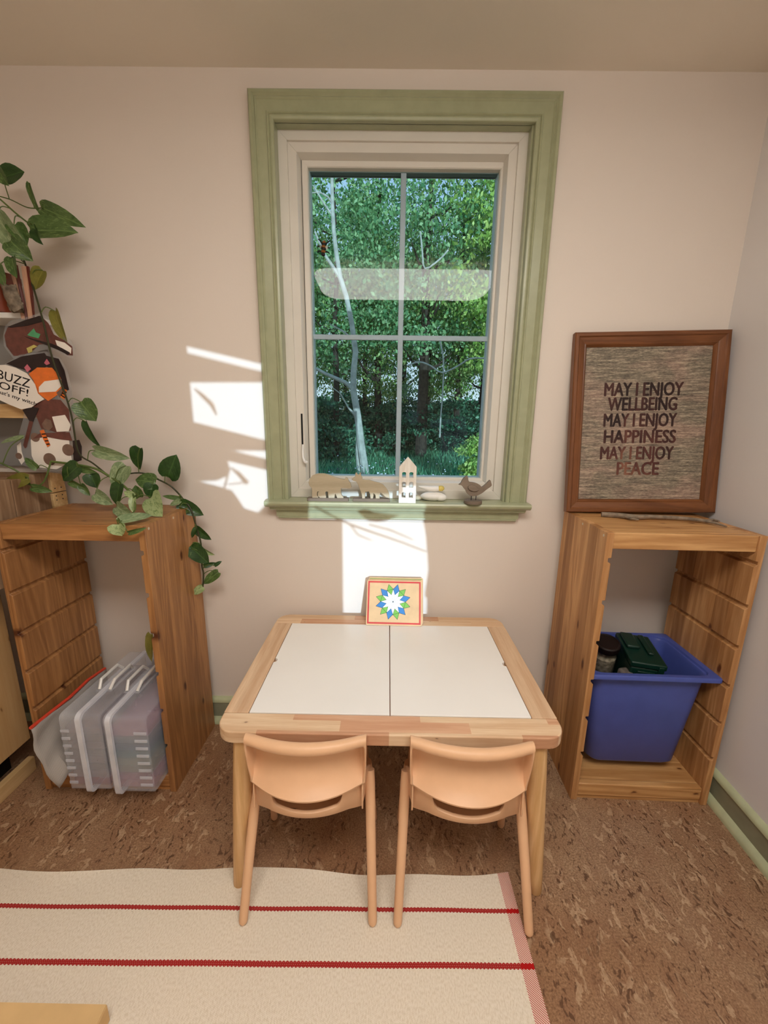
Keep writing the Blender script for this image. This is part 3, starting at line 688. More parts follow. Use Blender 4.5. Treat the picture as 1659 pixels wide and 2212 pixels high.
rail('side_rail', [(hx, yB - .0006), (.3515, yB - .0006), (.3515, yF + .0006), (hx, yF + .0006)], 'table_y', .0012)
for s in (-1, 1):
    x0, x1 = (-.3508, -.0012) if s < 0 else (.0012, .3500)
    out = []
    r = .006
    pts = [(x0, yF + .0015), (x1, yF + .0015), (x1, yB - .0015), (x0, yB - .0015)]
    # finger notch half way along the outer edge
    ym = -.297 + .03 * 0
    notch = [(math.cos(R(a)) * .0085, math.sin(R(a)) * .0105) for a in range(-90, 91, 20)]
    if s < 0: pts = [(x0, yB - .0015)] + [(x0 + c, ym - q) for c, q in notch[::-1]][::-1][::1] + [(x0, yF + .0015), (x1, yF + .0015), (x1, yB - .0015)]
    else: pts = [(x1, yF + .0015)] + [(x1 - c, ym + q) for c, q in notch] + [(x1, yB - .0015), (x0, yB - .0015), (x0, yF + .0015)]
    if s < 0: pts = [(x0, yB - .0015)] + [(x0 + c, ym - q) for c, q in notch] + [(x0, yF + .0015), (x1, yF + .0015), (x1, yB - .0015)]
    mb = MB(); mb.prism([(x, y, TH - .009) for x, y in pts], (0, 0, .0095)); mb.build('tabletop_panel', 'whiteboard', tb, bevel=.0012)
mb = MB(); mb.box(-.36, yF - .004, TH - TT - .003, .36, yB + .004, TH - .012); mb.build('panel_tray', 'table_y', tb)
def leg(xt, yt, xb, yb):
    rings = []
    for k in range(9):
        f = k / 8; z = (TH - TT) * (1 - f); x = xt + (xb - xt) * f; y = yt + (yb - yt) * f; r = .0245 - .0075 * f ** 1.5
        if k == 8: rings.append([(x + r * .97 * math.cos(2 * math.pi * i / 20), y + r * .97 * math.sin(2 * math.pi * i / 20), 0.006) for i in range(20)]); r *= .8; z = 0.0
        rings.append([(x + r * math.cos(2 * math.pi * i / 20), y + r * math.sin(2 * math.pi * i / 20), z) for i in range(20)])
    mb = MB(); mb.loft(rings); return mb.build('leg', 'table_leg', tb, True)
for sx in (-1, 1):
    leg(sx * .354, -TD + .033, sx * .388, -TD + .020); leg(sx * .354, -.050, sx * .388, -.036)

# pattern cards leaning on the wall at the back of the table
def card(lbl, x, y, dz, tilt, border, pat, w=.200, h=.160, rz=0.0):
    c = thing('pattern_card', lbl, 'card', (x, y, TH + .0006 + dz), (tilt, 0, rz), 'wooden pattern cards')
    b = MB(); b.prism(rrect_xz(w, h, .004), (0, -.004, 0)); b.build('board', 'card_wood', c, bevel=.0006)
    for k, mb in frame_sides(-w / 2 + .004, .005, w / 2 - .004, h - .004, [(0, -.0041), (.0058, -.0041), (.0058, -.0046), (0, -.0046)]).items(): mb.build('printed_border', border, c)
    if pat:
        cx, cz = -.004, h * .52; ro, ri, rm = .064, .045, .025
        star = [[], [], []]
        def P(r, a): return (cx + r * math.cos(a), -.00412, cz + r * math.sin(a))
        def poly(nm, pts, m, dy):
            mb = MB(); mb.prism([(p[0], p[1] - dy, p[2]) for p in pts], (0, -.00025, 0)); mb.build(nm, m, c)
        for k in range(12):
            a = 2 * math.pi * k / 12 + R(60)
            h2 = 2 * math.pi / 24
            poly('printed_petal', [P(.0005, a), P(rm, a - h2), P(ri, a), P(rm, a + h2)], 'white_print', 0)
            poly('printed_diamond', [P(rm, a + h2), P(ri, a), P(ro, a + h2), P(ri, a + 2 * h2)], 'green_print' if k % 2 else 'blue_print', 0)
        ln = MB()
        def line(p, q, wd=.0005):
            p, q = Vector(p), Vector(q); d = (q - p).normalized(); nn = Vector((-d.z, 0, d.x)) * wd
            ln.prism([tuple(p + nn), tuple(q + nn), tuple(q - nn), tuple(p - nn)], (0, -.00045, 0))
        for k in range(12):
            a = 2 * math.pi * k / 12 + R(60); h2 = 2 * math.pi / 24
            line(P(0, 0), P(rm, a + h2), .0003); line(P(rm, a + h2), P(ri, a)); line(P(rm, a - h2), P(ri, a)); line(P(ri, a), P(ro, a + h2)); line(P(ri, a), P(ro, a - h2))
            if k % 2 == 1: line(P(ri, a), P(ri, a + 2 * h2))
        ln.build('printed_lines', 'line_print', c)
        b = MB(); b.tube([(cx, -.0043, cz), (cx, -.0049, cz)], [.0018, .0018], 12); b.build('printed_dot', 'line_print', c)
    return c
def rrect_xz(w, h, r): return [(x, 0, y) for x, y, _ in rrect(-w / 2, 0, w / 2, h, r, 0, 4)]
card('wooden card with blue, green and white star and red border', .0395, -.1005, 0, R(-26), 'red_print', True, rz=-.02)
card('green-bordered wooden card directly behind the star card on the table', .0425, -.0925, .0, R(-26), 'green_print', False, h=.161, rz=-.02)
card('green-bordered wooden card at the back of the stack against the wall', .0455, -.0845, .0, R(-26), 'green_print', False, h=.164, rz=-.02)

# ------------------------------------------------------------------ chairs
def lerp(a, b, f): return a + (b - a) * f
BZ = .007
def chair(label, loc, yaw):
    c = thing('child_chair', label, 'chair', loc, (0, 0, yaw), 'peach chairs at the play table')
    # local: x across, y forward (towards the table), z up; rim centre at y = 0
    prof = [(.033, .474), (.029, .492), (.022, .4985), (.014, .5005), (.006, .498), (.001, .492), (.0005, .483), (.005, .4775), (.018, .4745), (.028, .467), (.033, .450), (.032, .424), (.025, .401), (.010, .383), (-.009, .3715), (-.008, .3670), (.010, .3735), (.028, .392), (.0365, .418), (.0375, .445), (.0360, .462)]
    rings = []
    N = 28
    SS = [-1, -.985, -.968, -.952] + [-.93 + 1.86 * i / N for i in range(N + 1)] + [.952, .968, .985, 1]
    for s in SS:
        hw = .1375
        k = lambda z: lerp(.056, .028, min(1, max(0, (z - .37) / .13)))
        ring = []
        e = max(0, abs(s) - .9) / .1
        fl = min(1, max(0, (abs(s) - .95) / .02))
        for pi, (dy, z) in enumerate(prof):
            if 6 <= pi <= 14: dy = lerp(dy, lerp(.002, -.006, (pi - 6) / 8), fl)
            ring.append((s * (hw if z > .42 else lerp(.1345, .1375, (z - .365) / .055)), dy + k(z) * s * s - .002 * e, z))
        rings.append(ring)
    mb = MB(); mb.loft(rings); mb.build('backrest', 'chair', c, True, ang=60)
    # lower band with the hand slot between it and the backrest
    rings = []
    for i in range(37):
        s = -1 + 2 * i / 36; a = abs(s)
        x = s * .128; y = .012 + .052 * s * s
        zb = .303 - .012 * s * s + (0.0 if a < .75 else -.01 * (a - .75) / .25)
        zt = .3205 + .010 * s * s if a < .60 else lerp(.3205 + .010 * .36, .372, min(1, ((a - .60) / .10)) ** .8)
        rings.append([(x, y, zb), (x, y - .003, zb + .003), (x, y - .003, zt - .002), (x, y, zt), (x, y + .004, zt), (x, y + .005, zt - .003), (x, y + .005, zb)])
    mb = MB(); mb.loft(rings); mb.build('lumbar_band', 'chair', c, True, ang=50)
    # seat pan
    rings = []
    for i in range(15):
        f = i / 14; y = lerp(.080, .275, f)
        w = .128 + .010 * math.sin(f * math.pi); dz = .006 * math.sin(f * math.pi) - (.018 * max(0, (f - .86) / .14) ** 2)
        ring = []
        for q in range(13):
            s = -1 + 2 * q / 12; ring.append((s * w, y - .030 * (1 - s * s) * (1 - f), .283 - dz * 1 - .006 * (1 - s * s) + .004 * abs(s) ** 3))
        for q in range(12, -1, -1):
            s = -1 + 2 * q / 12; ring.append((s * w, y - .030 * (1 - s * s) * (1 - f), .274 - dz * 1 - .006 * (1 - s * s) - .006 * abs(s) ** 6))
        rings.append(ring)
    mb = MB(); mb.loft(rings); mb.build('seat', 'chair', c, True, ang=50)
    for sx in (-1, 1):
        mb = MB(); mb.tube([(sx * .1430, .128, .322), (sx * .1445, .115, .29), (sx * .150, .055, .16), (sx * .1565, -.008, BZ)], [.0120, .0130, .0118, .0106], 16, round_end=True); mb.build('leg', 'chair', c, True)
        mb = MB(); mb.tube([(sx * .134, .20, .272), (sx * .142, .225, .18), (sx * .153, .262, BZ - .007)], [.0125, .0115, .0105], 16, round_end=True); mb.build('leg', 'chair', c, True)
        mb = MB()
        mb.prism([(sx * .1275, .060, .366), (sx * .1275, .080, .366), (sx * .1445, .135, .33), (sx * .1445, .135, .27), (sx * .1335, .12, .268), (sx * .1275, .065, .285)], (sx * -.006, 0, 0)); mb.build('side_bracket', 'chair', c, bevel=.002)
        mb = MB(); mb.prism([(sx * .1265, .048, .362), (sx * .1265, .060, .362), (sx * .1265, .052, .30), (sx * .1265, .048, .288), (sx * .1265, .044, .30)], (sx * .004, 0, 0)); mb.build('rib', 'chair', c, bevel=.001)
    return c
chair('peach plastic child chair pushed under the left half of the table', (-.1685, -.675, 0), .008)
chair('peach plastic child chair pushed under the right half of the table', (.2045, -.681, 0), -.042)

# ------------------------------------------------------------------ rug
def rug():
    x1, y1 = .3515, -.561
    nx, ny = 96, 70; L, D = 1.525, 1.75
    def zf(x, y):   # local coords, x<=0, y<=0
        e = math.exp(y / .03)
        w = .010 * e * max(0, math.sin((x + .02) * 9.5)) ** 2 * (1 if x < -.25 else .25)
        return .0065 + w + .0012 * math.sin(x * 23) * math.exp(y / .2) + .0006 * math.sin(x * 11 + y * 17)
    v = []; 
    for j in range(ny + 1):
        y = -D * (j / ny) ** 1.6
        for i in range(nx + 1):
            x = -L * (1 - i / nx)
            yy = y + .008 * math.sin(x * 7.0 + .6) * math.exp(y / .05) + .004 * math.sin(x * 17) * math.exp(y / .05)
            if y > -.0001: pass
            v.append((x, yy, zf(x, y)))
    f = []
    for j in range(ny):
        for i in range(nx):
            a = j * (nx + 1) + i; f.append((a, a + nx + 1, a + nx + 2, a + 1))
    top = len(v)
    v += [(x, y, 0.0005) for x, y, z in v]
    f += [tuple(top + q for q in g[::-1]) for g in list(f)]
    edge = [i for i in range(nx + 1)] + [j * (nx + 1) + nx for j in range(1, ny + 1)] + [ny * (nx + 1) + i for i in range(nx - 1, -1, -1)] + [j * (nx + 1) for j in range(ny - 1, 0, -1)]
    for a, b in zip(edge, edge[1:] + edge[:1]): f.append((a, b, top + b, top + a))
    mb = MB(); mb.v = v; mb.f = f; mb.mi = [0] * len(f)
    o = mb.build('rug', 'rug', None, True, ang=60); o.location = (x1, y1, 0); o.rotation_euler = (0, 0, R(.45))
    tag(o, 'cream woven rug with thin red stripes under the chairs', 'rug')
rug()

# ------------------------------------------------------------------ figurines on the window stool
ZS = .9252
def cut(name, outline, holes, mat, parent, th=.012):
    """flat cut-out standing in the XZ plane, optional holes, via a filled curve"""
    cu = bpy.data.curves.new(name, 'CURVE'); cu.dimensions = '2D'; cu.fill_mode = 'BOTH'; cu.extrude = th / 2 - .001; cu.bevel_depth = .001; cu.bevel_resolution = 1
    for pts in [outline] + holes:
        s = cu.splines.new('POLY'); s.points.add(len(pts) - 1); s.use_cyclic_u = True
        for q, (x, z) in zip(s.points, pts): q.co = (x, z, 0, 1)
    ob = bpy.data.objects.new(name, cu); COL.objects.link(ob); bpy.context.view_layer.update()
    me = bpy.data.meshes.new_from_object(ob.evaluated_get(bpy.context.evaluated_depsgraph_get()))
    bpy.data.objects.remove(ob); bpy.data.curves.remove(cu)
    me.transform(Matrix.Rotation(R(90), 4, 'X')); me.materials.clear(); me.materials.append(MAT[mat])
    o = bpy.data.objects.new(name, me); COL.objects.link(o); o.parent = parent; return o
def smooth_poly(pts, n=3):
    out = []; m = len(pts)
    for i in range(m):
        p0, p1, p2, p3 = [Vector(pts[(i + k) % m]) for k in (-1, 0, 1, 2)]
        for k in range(n):
            t = k / n
            out.append(tuple(.5 * ((2 * p1) + (p2 - p0) * t + (2 * p0 - 5 * p1 + 4 * p2 - p3) * t * t + (3 * p1 - p0 - 3 * p2 + p3) * t ** 3)))
    return out
def sc(pts, ox, oy, k): return [((x - ox) * k, (oy - y) * k) for x, y in pts]
# bear: pixel outline from a 3.6x enlargement, scaled to metres
K = .00161 / 3.607
bear = thing('bear_figurine', 'flat wooden bear figurine on the left of the window stool', 'figurine', (-.197, -.036, ZS))
bo = [(80, 290), (88, 262), (110, 235), (150, 220), (195, 219), (235, 228), (280, 245), (330, 258), (358, 262), (366, 246), (378, 250), (385, 268), (400, 290), (408, 318), (392, 330), (370, 326), (345, 326), (326, 330), (326, 360), (330, 385), (345, 402), (345, 407), (300, 407), (293, 385), (285, 368), (278, 380), (276, 407), (232, 407), (230, 385), (230, 358), (220, 353), (208, 356), (203, 370), (210, 400), (210, 407), (168, 407), (150, 395), (150, 370), (160, 355), (148, 354), (140, 365), (138, 385), (150, 407), (105, 407), (103, 385), (106, 350), (100, 325), (86, 312)]
cut('body', sc(bo, 226, 432, K), [], 'fig_wood', bear, .014)
b = MB(); b.box(-.0715, -.013, 0, .0715, .013, .0115); b.build('base', 'stand_wood', bear, bevel=.0015)
fox = thing('fox_figurine', 'flat wooden fox figurine between the bear and the house', 'figurine', (-.046, -.033, ZS))
fo = [(427, 270), (440, 258), (455, 250), (453, 230), (459, 219), (472, 236), (480, 236), (490, 220), (494, 238), (504, 258), (504, 272), (530, 276), (560, 276), (600, 288), (636, 296), (668, 312), (690, 335), (706, 362), (716, 390), (718, 415), (706, 412), (690, 405), (676, 392), (658, 375), (646, 366), (640, 385), (640, 418), (622, 420), (612, 416), (613, 395), (603, 380), (590, 376), (592, 395), (588, 418), (572, 418), (572, 392), (560, 362), (530, 365), (526, 385), (526, 420), (508, 420), (506, 395), (500, 372), (488, 345), (476, 310), (460, 285), (440, 282)]
cut('body', sc(fo, 577, 443, K), [], 'fig_wood', fox, .012)
b = MB(); b.box(-.0645, -.013, 0, .0645, .013, .011); b.build('base', 'stand_wood', fox, bevel=.0015)
hs = thing('house_figurine', 'tall whitewashed wooden house with six cut-out windows on the window stool', 'figurine', (.0785, -.045, ZS))
ho = [(-.0285, 0), (.0285, 0), (.0285, .124), (0, .156), (-.0285, .124)]
hh = []
for z0, z1 in ((.0165, .0375), (.0525, .0735), (.086, .107)):
    for x0 in (-.0205, .0045): hh.append([(x0, z0), (x0 + .0155, z0), (x0 + .0155, z1 - .003), (x0 + .011, z1), (x0 + .0045, z1), (x0, z1 - .003)])
cut('body', ho, hh, 'white_wood', hs, .02)
bd = thing('bird_figurine', 'dark wooden bird on wire legs and round base at the right end of the stool', 'figurine', (.307, -.046, ZS))
bo = [(82, 1210), (112, 1185), (130, 1140), (160, 1090), (212, 1055), (228, 1085), (235, 1130), (265, 1165), (330, 1172), (400, 1190), (455, 1220), (490, 1255), (520, 1240), (570, 1195), (632, 1127), (650, 1160), (665, 1215), (640, 1245), (580, 1290), (520, 1345), (460, 1385), (400, 1408), (330, 1415), (280, 1400), (240, 1370), (205, 1310), (170, 1270), (130, 1222)]
Kb = .00156 / 8.295
cut('body', sc(smooth_poly(bo, 2), 352, 1560, Kb), [], 'fig_wood2', bd, .012)
w = cut('wing', sc(smooth_poly([(245, 1240), (290, 1215), (350, 1225), (410, 1265), (435, 1295), (400, 1318), (340, 1322), (280, 1305), (250, 1275)], 2), 352, 1560, Kb), [], 'fig_wood2', bd, .006); w.location = (0, -.0085, 0)
for xx in (315, 400):
    b = MB(); x = (xx - 352) * Kb; b.tube([(x, 0, .009), (x + .001, 0, .032)], .0013, 8); b.build('leg', 'black', bd, True)
b = MB(); b.lathe([(.028, 0), (.031, .001), (.031, .010), (.029, .0115), (.004, .0115)], 36); b.build('base', 'stand_wood', bd, True)
for v in b.v: pass
# shells
s1 = thing('seashell', 'large white seashell lying behind the wooden house', 'shell', (.172, -.006, ZS))
b = MB(); b.ball((0, 0, .016), (.045, .022, .0165), 16); b.ball((.028, -.004, .013), (.022, .02, .0135), 14); b.build('shell_body', 'shell', s1, True)
s2 = thing('seashell', 'white conch with a yellow end resting on the larger shell', 'shell', (.165, -.008, ZS + .033))
b = MB(); b.tube([(-.045, 0, .018), (-.03, -.002, .015), (-.01, -.003, .011), (.012, -.002, .010), (.03, 0, .012)], [.002, .006, .0095, .011, .008], 12); b.build('shell_body', 'shell', s2, True)
b = MB(); b.ball((.034, -.001, .012), (.013, .0115, .0105), 12); b.build('shell_tip', 'shell_y', s2, True)
st = MB(); st.ball((0, 0, .009), (.02, .014, .009), 14); o = st.build('pebble', 'fig_wood', None, True); o.location = (.118, .0, ZS); tag(o, 'small tan pebble between the wooden house and the seashells', 'stone')

# bee on the glass
bee = thing('bee_ornament', 'striped amber bee with black legs on the upper left window pane', 'bee', (-.213, .0755, 1.756), (0, R(6), 0))
b = MB()
for i, (z, r) in enumerate(((.017, .0062), (.011, .0086), (.004, .0088), (-.003, .0085), (-.010, .0076))):
    b.ball((0, -.006, z), (r, .006, .0052), 12, 0 if i % 2 else 1)
b.build('abdomen', ['black', 'bee_y'], bee, True)
b = MB(); b.ball((0, -.006, -.0185), (.007, .006, .006), 12); b.build('head', 'black', bee, True)
for sx in (-1, 1):
    b = MB(); b.prism([(sx * .006, -.010, .004), (sx * .013, -.008, .010), (sx * .014, -.007, .000), (sx * .010, -.008, -.006)], (0, .001, 0)); b.build('wing', 'wing', bee)
    for z0, z1 in ((.012, .026), (-.001, .004), (-.010, -.013)):
        b = MB(); b.tube([(sx * .006, -.006, z0), (sx * .013, -.005, (z0 + z1) / 2 + .002), (sx * .021, -.003, z1)], [.0026, .0024, .0014], 6); b.build('leg', 'black', bee, True)

# ------------------------------------------------------------------ clear photo cases in the left frame
def photo_case(label, x0, x1, y0, y1, z0, z1, xf, tabs, tints):
    t = thing('photo_case', label, 'case', ((x0 + x1) / 2, (y0 + y1) / 2, z0), (0, 0, 0), 'clear photo cases')
    def L(x): return x - (x0 + x1) / 2
    yy0, yy1 = y0 - (y0 + y1) / 2, y1 - (y0 + y1) / 2; h = z1 - z0
    def shell(a, b, nm):
        rings = [[(x, p[0], p[1]) for p in [(q[0], q[1]) for q in rrect(yy0 + i, i, yy1 - i, h - i, .016, 0, 4)]] for x, i in ((a, .004), (a + math.copysign(.004, b - a), 0), (b, 0))]
        mb = MB(); mb.loft(rings, True, False); return mb.build(nm, 'clear', t, True)
    shell(L(x0), L(xf), 'case_shell'); shell(L(x1), L(xf), 'case_lid')
    rings = [[(L(xf) + dx, q[0], q[1]) for q in rrect(yy0 - .009 + i, -.004 + i, yy1 + .004 - i, h + .006 - i, .02, 0, 5)] for dx, i in ((-.0085, .007), (-.0075, 0), (.0075, 0), (.0085, .007))]
    mb = MB(); mb.loft(rings, False, False); mb.build('seam_rib', 'clear_rib', t, True)
    n = 8
    for k in range(n):
        za = .014 + (h - .062) * k / n; zb = za + (h - .062) / n - .002
        c = MB(); c.box(L(x0) + .006, yy0 + .012, za, L(x1) - .006, yy1 - .02, zb); o = c.build('inner_case', tints[k % len(tints)], t, bevel=.002)
        ta, tb_ = tabs
        c = MB(); c.box(L(ta), yy0 - .0015, zb - .009, L(tb_), yy0 + .002, zb); c.build('case_tab', 'clear_tab', t, bevel=.001)
    # folding handle brackets on the top
    for sx in (-.018, .016):
        hp = [(L(xf) + sx, yy0 + .115, h + .003), (L(xf) + sx * 1.3, yy0 + .135, h + .026), (L(xf) + sx * 1.3, yy0 + .215, h + .026), (L(xf) + sx, yy0 + .232, h + .003)]
        mb = MB(); mb.tube(hp, .005, 8); mb.build('handle', 'white', t, True)
    mb = MB(); mb.box(L(xf) - .026, yy0 + .108, h + .0005, L(xf) + .026, yy0 + .24, h + .002); mb.build('handle_plate', 'clear', t)
    return t
def tint(nm, c): MAT[nm] = mat_clear(nm, (.96, .96, .97, 1), .34, .3, H(c)); return nm
TA = [tint('pale lilac insert', '#BDB2B8'), tint('grey insert', '#ACA9AC'), tint('plum insert', '#A8667E')]
TB = [tint('lilac insert', '#D0A4BA'), tint('grey blue insert', '#A3AEBC'), tint('sage insert', '#B3BCB4'), tint('teal insert', '#6A98A8'), tint('slate insert', '#728CB0')]
photo_case('clear plastic photo case standing right beside the mesh pouch', -.963, -.838, -.389, -.04, .061, .334, -.898, (-.961, -.935), [TA[2], TA[0], TA[1], TA[0], TA[1], TA[0], TA[1], TA[0]])
photo_case('clear plastic photo case with lilac and blue inserts, against the right panel', -.827, -.697, -.395, -.04, .061, .334, -.805, (-.737, -.699), [TB[0], TB[0], TB[2], TB[2], TB[3], TB[4], TB[1], TB[0]])
# mesh pouch with a red zip hanging out of the frame beside the cases
pouch = thing('mesh_pouch', 'grey mesh pouch with an orange-red zip squeezed beside the clear cases', 'pouch', (0, 0, 0))
zl = [(-1.045,-0.393,0.289), (-1.045,-0.329,0.286), (-1.035,-0.257,0.289), (-1.030,-0.179,0.299), (-1.030,-0.095,0.288)]
bl = [(-0.990,-0.400,0.084), (-0.970,-0.375,0.117), (-.965, -.30, .085), (-.975, -.18, .075), (-.985, -.08, .075)]
rings = []
for i in range(17):
    f = i / 16 * 4; k = min(3, int(f)); q = f - k
    a = Vector(zl[k]).lerp(Vector(zl[k + 1]), q); b = Vector(bl[k]).lerp(Vector(bl[k + 1]), q)
    ring = []
    for jx in range(13):
        g2 = jx / 12; p = a.lerp(b, g2); p.x += -.012 * math.sin(g2 * math.pi) * (1 - .3 * i / 16) + .004 * math.sin(g2 * 14 + i * .5)
        p.y += -.006 * math.sin(g2 * math.pi) * (1 - i / 16)
        ring.append(tuple(p))
    rings.append(ring)
mb = MB(); mb.loft(rings, False, False, False); o = mb.build('pouch_body', 'mesh_bag', pouch, True)
q = o.modifiers.new('solid', 'SOLIDIFY'); q.thickness = .0016
t = NT('orange red zip'); t.set(H('#D2452F'), .5, .3); MAT['zip'] = t.m
mb = MB(); mb.tube([tuple(Vector(p) + Vector((0, 0, .002))) for p in zl], .0052, 8); mb.build('zip', 'zip', pouch, True)
def mat_mesh():
    t = NT('grey mesh weave'); o = t.obj(); x, y, z = t.sep(o)
    a = t.math('SINE', t.math('MULTIPLY', z, 2300)); b = t.math('SINE', t.math('MULTIPLY', t.math('ADD', y, x), 2300))
    f = t.math('ADD', t.math('MULTIPLY', t.math('MAXIMUM', a, b), .5), .5)
    col = t.ramp(f, [(.2, H('#7A7470')), (.9, H('#B0A8A0'))]); t.set(col, .6, .3)
    return t.m
o.data.materials[0] = mat_mesh()

# pale ply storage bench at the left edge
bench = thing('storage_bench', 'pale plywood bench side with a low rail at the left edge beside the pine frame', 'bench', (-1.2, -.7, 0))
b = MB(); b.box(-.5, -.7, .125, 0, .45, .70); b.build('panel', 'ply', bench, bevel=.002)
b = MB(); b.box(-.022, -.7, .0, 0, .45, .052); b.build('bottom_rail', 'ply_x', bench, bevel=.002)
b = MB(); b.box(-.5, -.7, 0.0, -.09, .45, .124); b.build('plinth', 'black', bench)
# weathered crate between bench and pine frame (plank side with nailed end post)
cr = thing('plank_crate', 'weathered plank crate standing behind the left pine frame top', 'crate', (-1.118, 0, .7005))
for i, (y0, y1) in enumerate(((-.40, -.30), (-.30, -.225), (-.225, -.15), (-.15, -.092))):
    b = MB(); b.box(-.30 + .006, y0 + .001, 0, -.004 - .002 * (i % 2), y1 - .001, .318 - .004 * (i % 3)); b.build('plank', 'grey_wood', cr, bevel=.0015)
b = MB(); b.prism([(0, -.090, 0.0), (0, -.032, 0.0), (0, -.032, .246), (0, -.090, .246)], (-.02, 0, 0)); p1 = b.build('end_post', 'shelf_pine', cr, bevel=.0012)
b = MB(); b.prism([(0, -.090, .2485), (0, -.032, .2485), (0, -.034, .292), (0, -.046, .309), (0, -.090, .318)], (-.02, 0, 0)); p2 = b.build('end_post', 'shelf_pine', cr, bevel=.0012)
for (par, ys, z) in ((p1, (-.078, -.052), .222), (p1, (-.078, -.052), .236), (p2, (-.078, -.052), .262)):
    for y in ys:
        n_ = MB(); n_.tube([(.0008, y, z), (-.002, y, z)], .0022, 8); n_.build('nail', 'black', par)

# ------------------------------------------------------------------ wall shelf with plant pot, left edge
ws = thing('wall_shelf', 'pale pine wall shelf with grey back panel at the left edge', 'shelf', (0, 0, 0))
b = MB(); b.box(-1.85, -.118, 1.193, -1.1, -.0145, 1.237); b.build('shelf_board', 'shelf_pine', ws, bevel=.002)
b = MB(); b.box(-1.85, -.117, 1.487, -1.085, -.0145, 1.503); b.build('shelf_board', 'white', ws, bevel=.002)
b = MB(); b.box(-1.85, -.014, 1.03, -1.12, -.002, 1.4865); b.build('back_panel', 'grey_board', ws)
b = MB(); b.tube([(-1.088,-0.118,1.631), (-1.087,-0.118,1.578), (-1.084,-0.118,1.522), (-1.081,-0.118,1.478)], .0045, 6); b.build('lath', 'dark_red', ws)
def lath(pts, w, m):
    mb = MB(); rings = []
    for p in pts: p = Vector(p); rings.append([tuple(p + Vector((-w / 2, 0, 0))), tuple(p + Vector((w / 2, 0, 0))), tuple(p + Vector((w / 2, .006, 0))), tuple(p + Vector((-w / 2, .006, 0)))])
    mb.loft(rings); mb.build('lath', m, ws)
lath([(-1.101,-0.120,1.615), (-1.094,-0.120,1.546), (-1.092,-0.120,1.483)], .011, 'pink_wood')
lath([(-1.062,-0.124,1.626), (-1.064,-0.124,1.558), (-1.067,-0.124,1.477)], .013, 'pink_wood')
lath([(-1.053,-0.122,1.627), (-1.054,-0.122,1.559), (-1.062,-0.122,1.480)], .005, 'dark_red')
pot = thing('plant_pot', 'rust red plant pot on the upper wall shelf at the left edge', 'pot', (-1.185, -.085, 1.5035))
b = MB(); b.lathe([(.036, 0), (.042, .002), (.056, .09), (.06, .095), (.06, .11), (.053, .11), (.05, .1), (.04, .012)], 28); b.build('pot_body', 'rust_pot', pot, True)
b = MB(); b.lathe([(.0495, .09), (.0515, .098), (.03, .103), (.003, .104)], 24); b.build('soil', 'soil', pot, True)
bk = MB()
rings = []
for i in range(9):
    f = i / 8; c = Vector((-1.106,-0.135,1.573)).lerp(Vector((-1.092,-0.135,1.502)), f); r = .022 * (1 - .25 * abs(f - .5))
    rings.append([(c.x + r * math.cos(a) * (1 + .15 * math.sin(i * 2.1 + k)), c.y + .012 * math.sin(a), c.z + .006 * math.sin(k * 1.7 + i)) for k, a in enumerate([2 * math.pi * q / 12 for q in range(12)])])
bk.loft(rings); o = bk.build('cork_bark', 'cork_bark', None, True); tag(o, 'rough piece of cork bark leaning below the plant leaves', 'bark')

# ------------------------------------------------------------------ laminated paper cut-outs hung under the plant (plain colour shapes)
def sheet(nm, pts, y, m, par, th=.0007):
    mb = MB(); mb.prism([(p[0], y, p[2]) for p in pts], (0, -th, 0)); return mb.build(nm, m, par)
Y0 = -.135
c1 = thing('laminated_cutout', 'glossy laminated brown paper cut-out hanging beside the upper shelf', 'cutout')
sheet('film', [(-1.150,-0.135,1.430), (-1.138,-0.135,1.460), (-1.119,-0.135,1.476), (-1.064,-0.135,1.487), (-1.021,-0.135,1.500), (-0.994,-0.135,1.478), (-0.981,-0.135,1.440), (-0.948,-0.135,1.422), (-0.937,-0.135,1.401), (-0.949,-0.135,1.372), (-0.969,-0.135,1.377), (-1.010,-0.135,1.400), (-1.048,-0.135,1.392), (-1.085,-0.135,1.373), (-1.131,-0.135,1.370), (-1.152,-0.135,1.404)], -.1335, 'laminate', c1)
sheet('paper', [(-1.144,-0.135,1.434), (-1.131,-0.135,1.456), (-1.080,-0.135,1.474), (-1.025,-0.135,1.490), (-1.006,-0.135,1.470), (-0.995,-0.135,1.439), (-0.965,-0.135,1.422), (-0.945,-0.135,1.406), (-0.947,-0.135,1.380), (-0.964,-0.135,1.381), (-1.005,-0.135,1.413), (-1.045,-0.135,1.410), (-1.064,-0.135,1.394), (-1.098,-0.135,1.378), (-1.127,-0.135,1.377), (-1.144,-0.135,1.404)], -.1345, 'brown_paper', c1)
sheet('paper', [(-1.130,-0.135,1.458), (-1.074,-0.135,1.477), (-1.028,-0.135,1.490), (-1.017,-0.135,1.475), (-1.069,-0.135,1.462), (-1.120,-0.135,1.456)], -.1355, 'dark_paper', c1)
sheet('paper', [(-1.074,-0.135,1.436), (-1.051,-0.135,1.455), (-1.047,-0.135,1.444), (-1.034,-0.135,1.439), (-1.042,-0.135,1.427), (-1.066,-0.135,1.433)], -.1357, 'green_paper', c1)
sheet('paper', [(-1.083,-0.135,1.399), (-1.059,-0.135,1.409), (-1.049,-0.135,1.404), (-1.066,-0.135,1.398), (-1.068,-0.135,1.389), (-1.080,-0.135,1.385)], -.1357, 'yellow_paper', c1)
sheet('paper', [(-0.992,-0.135,1.423), (-0.965,-0.135,1.416), (-0.947,-0.135,1.401), (-0.951,-0.135,1.385), (-0.969,-0.135,1.396), (-0.989,-0.135,1.408)], -.1359, 'paper', c1)
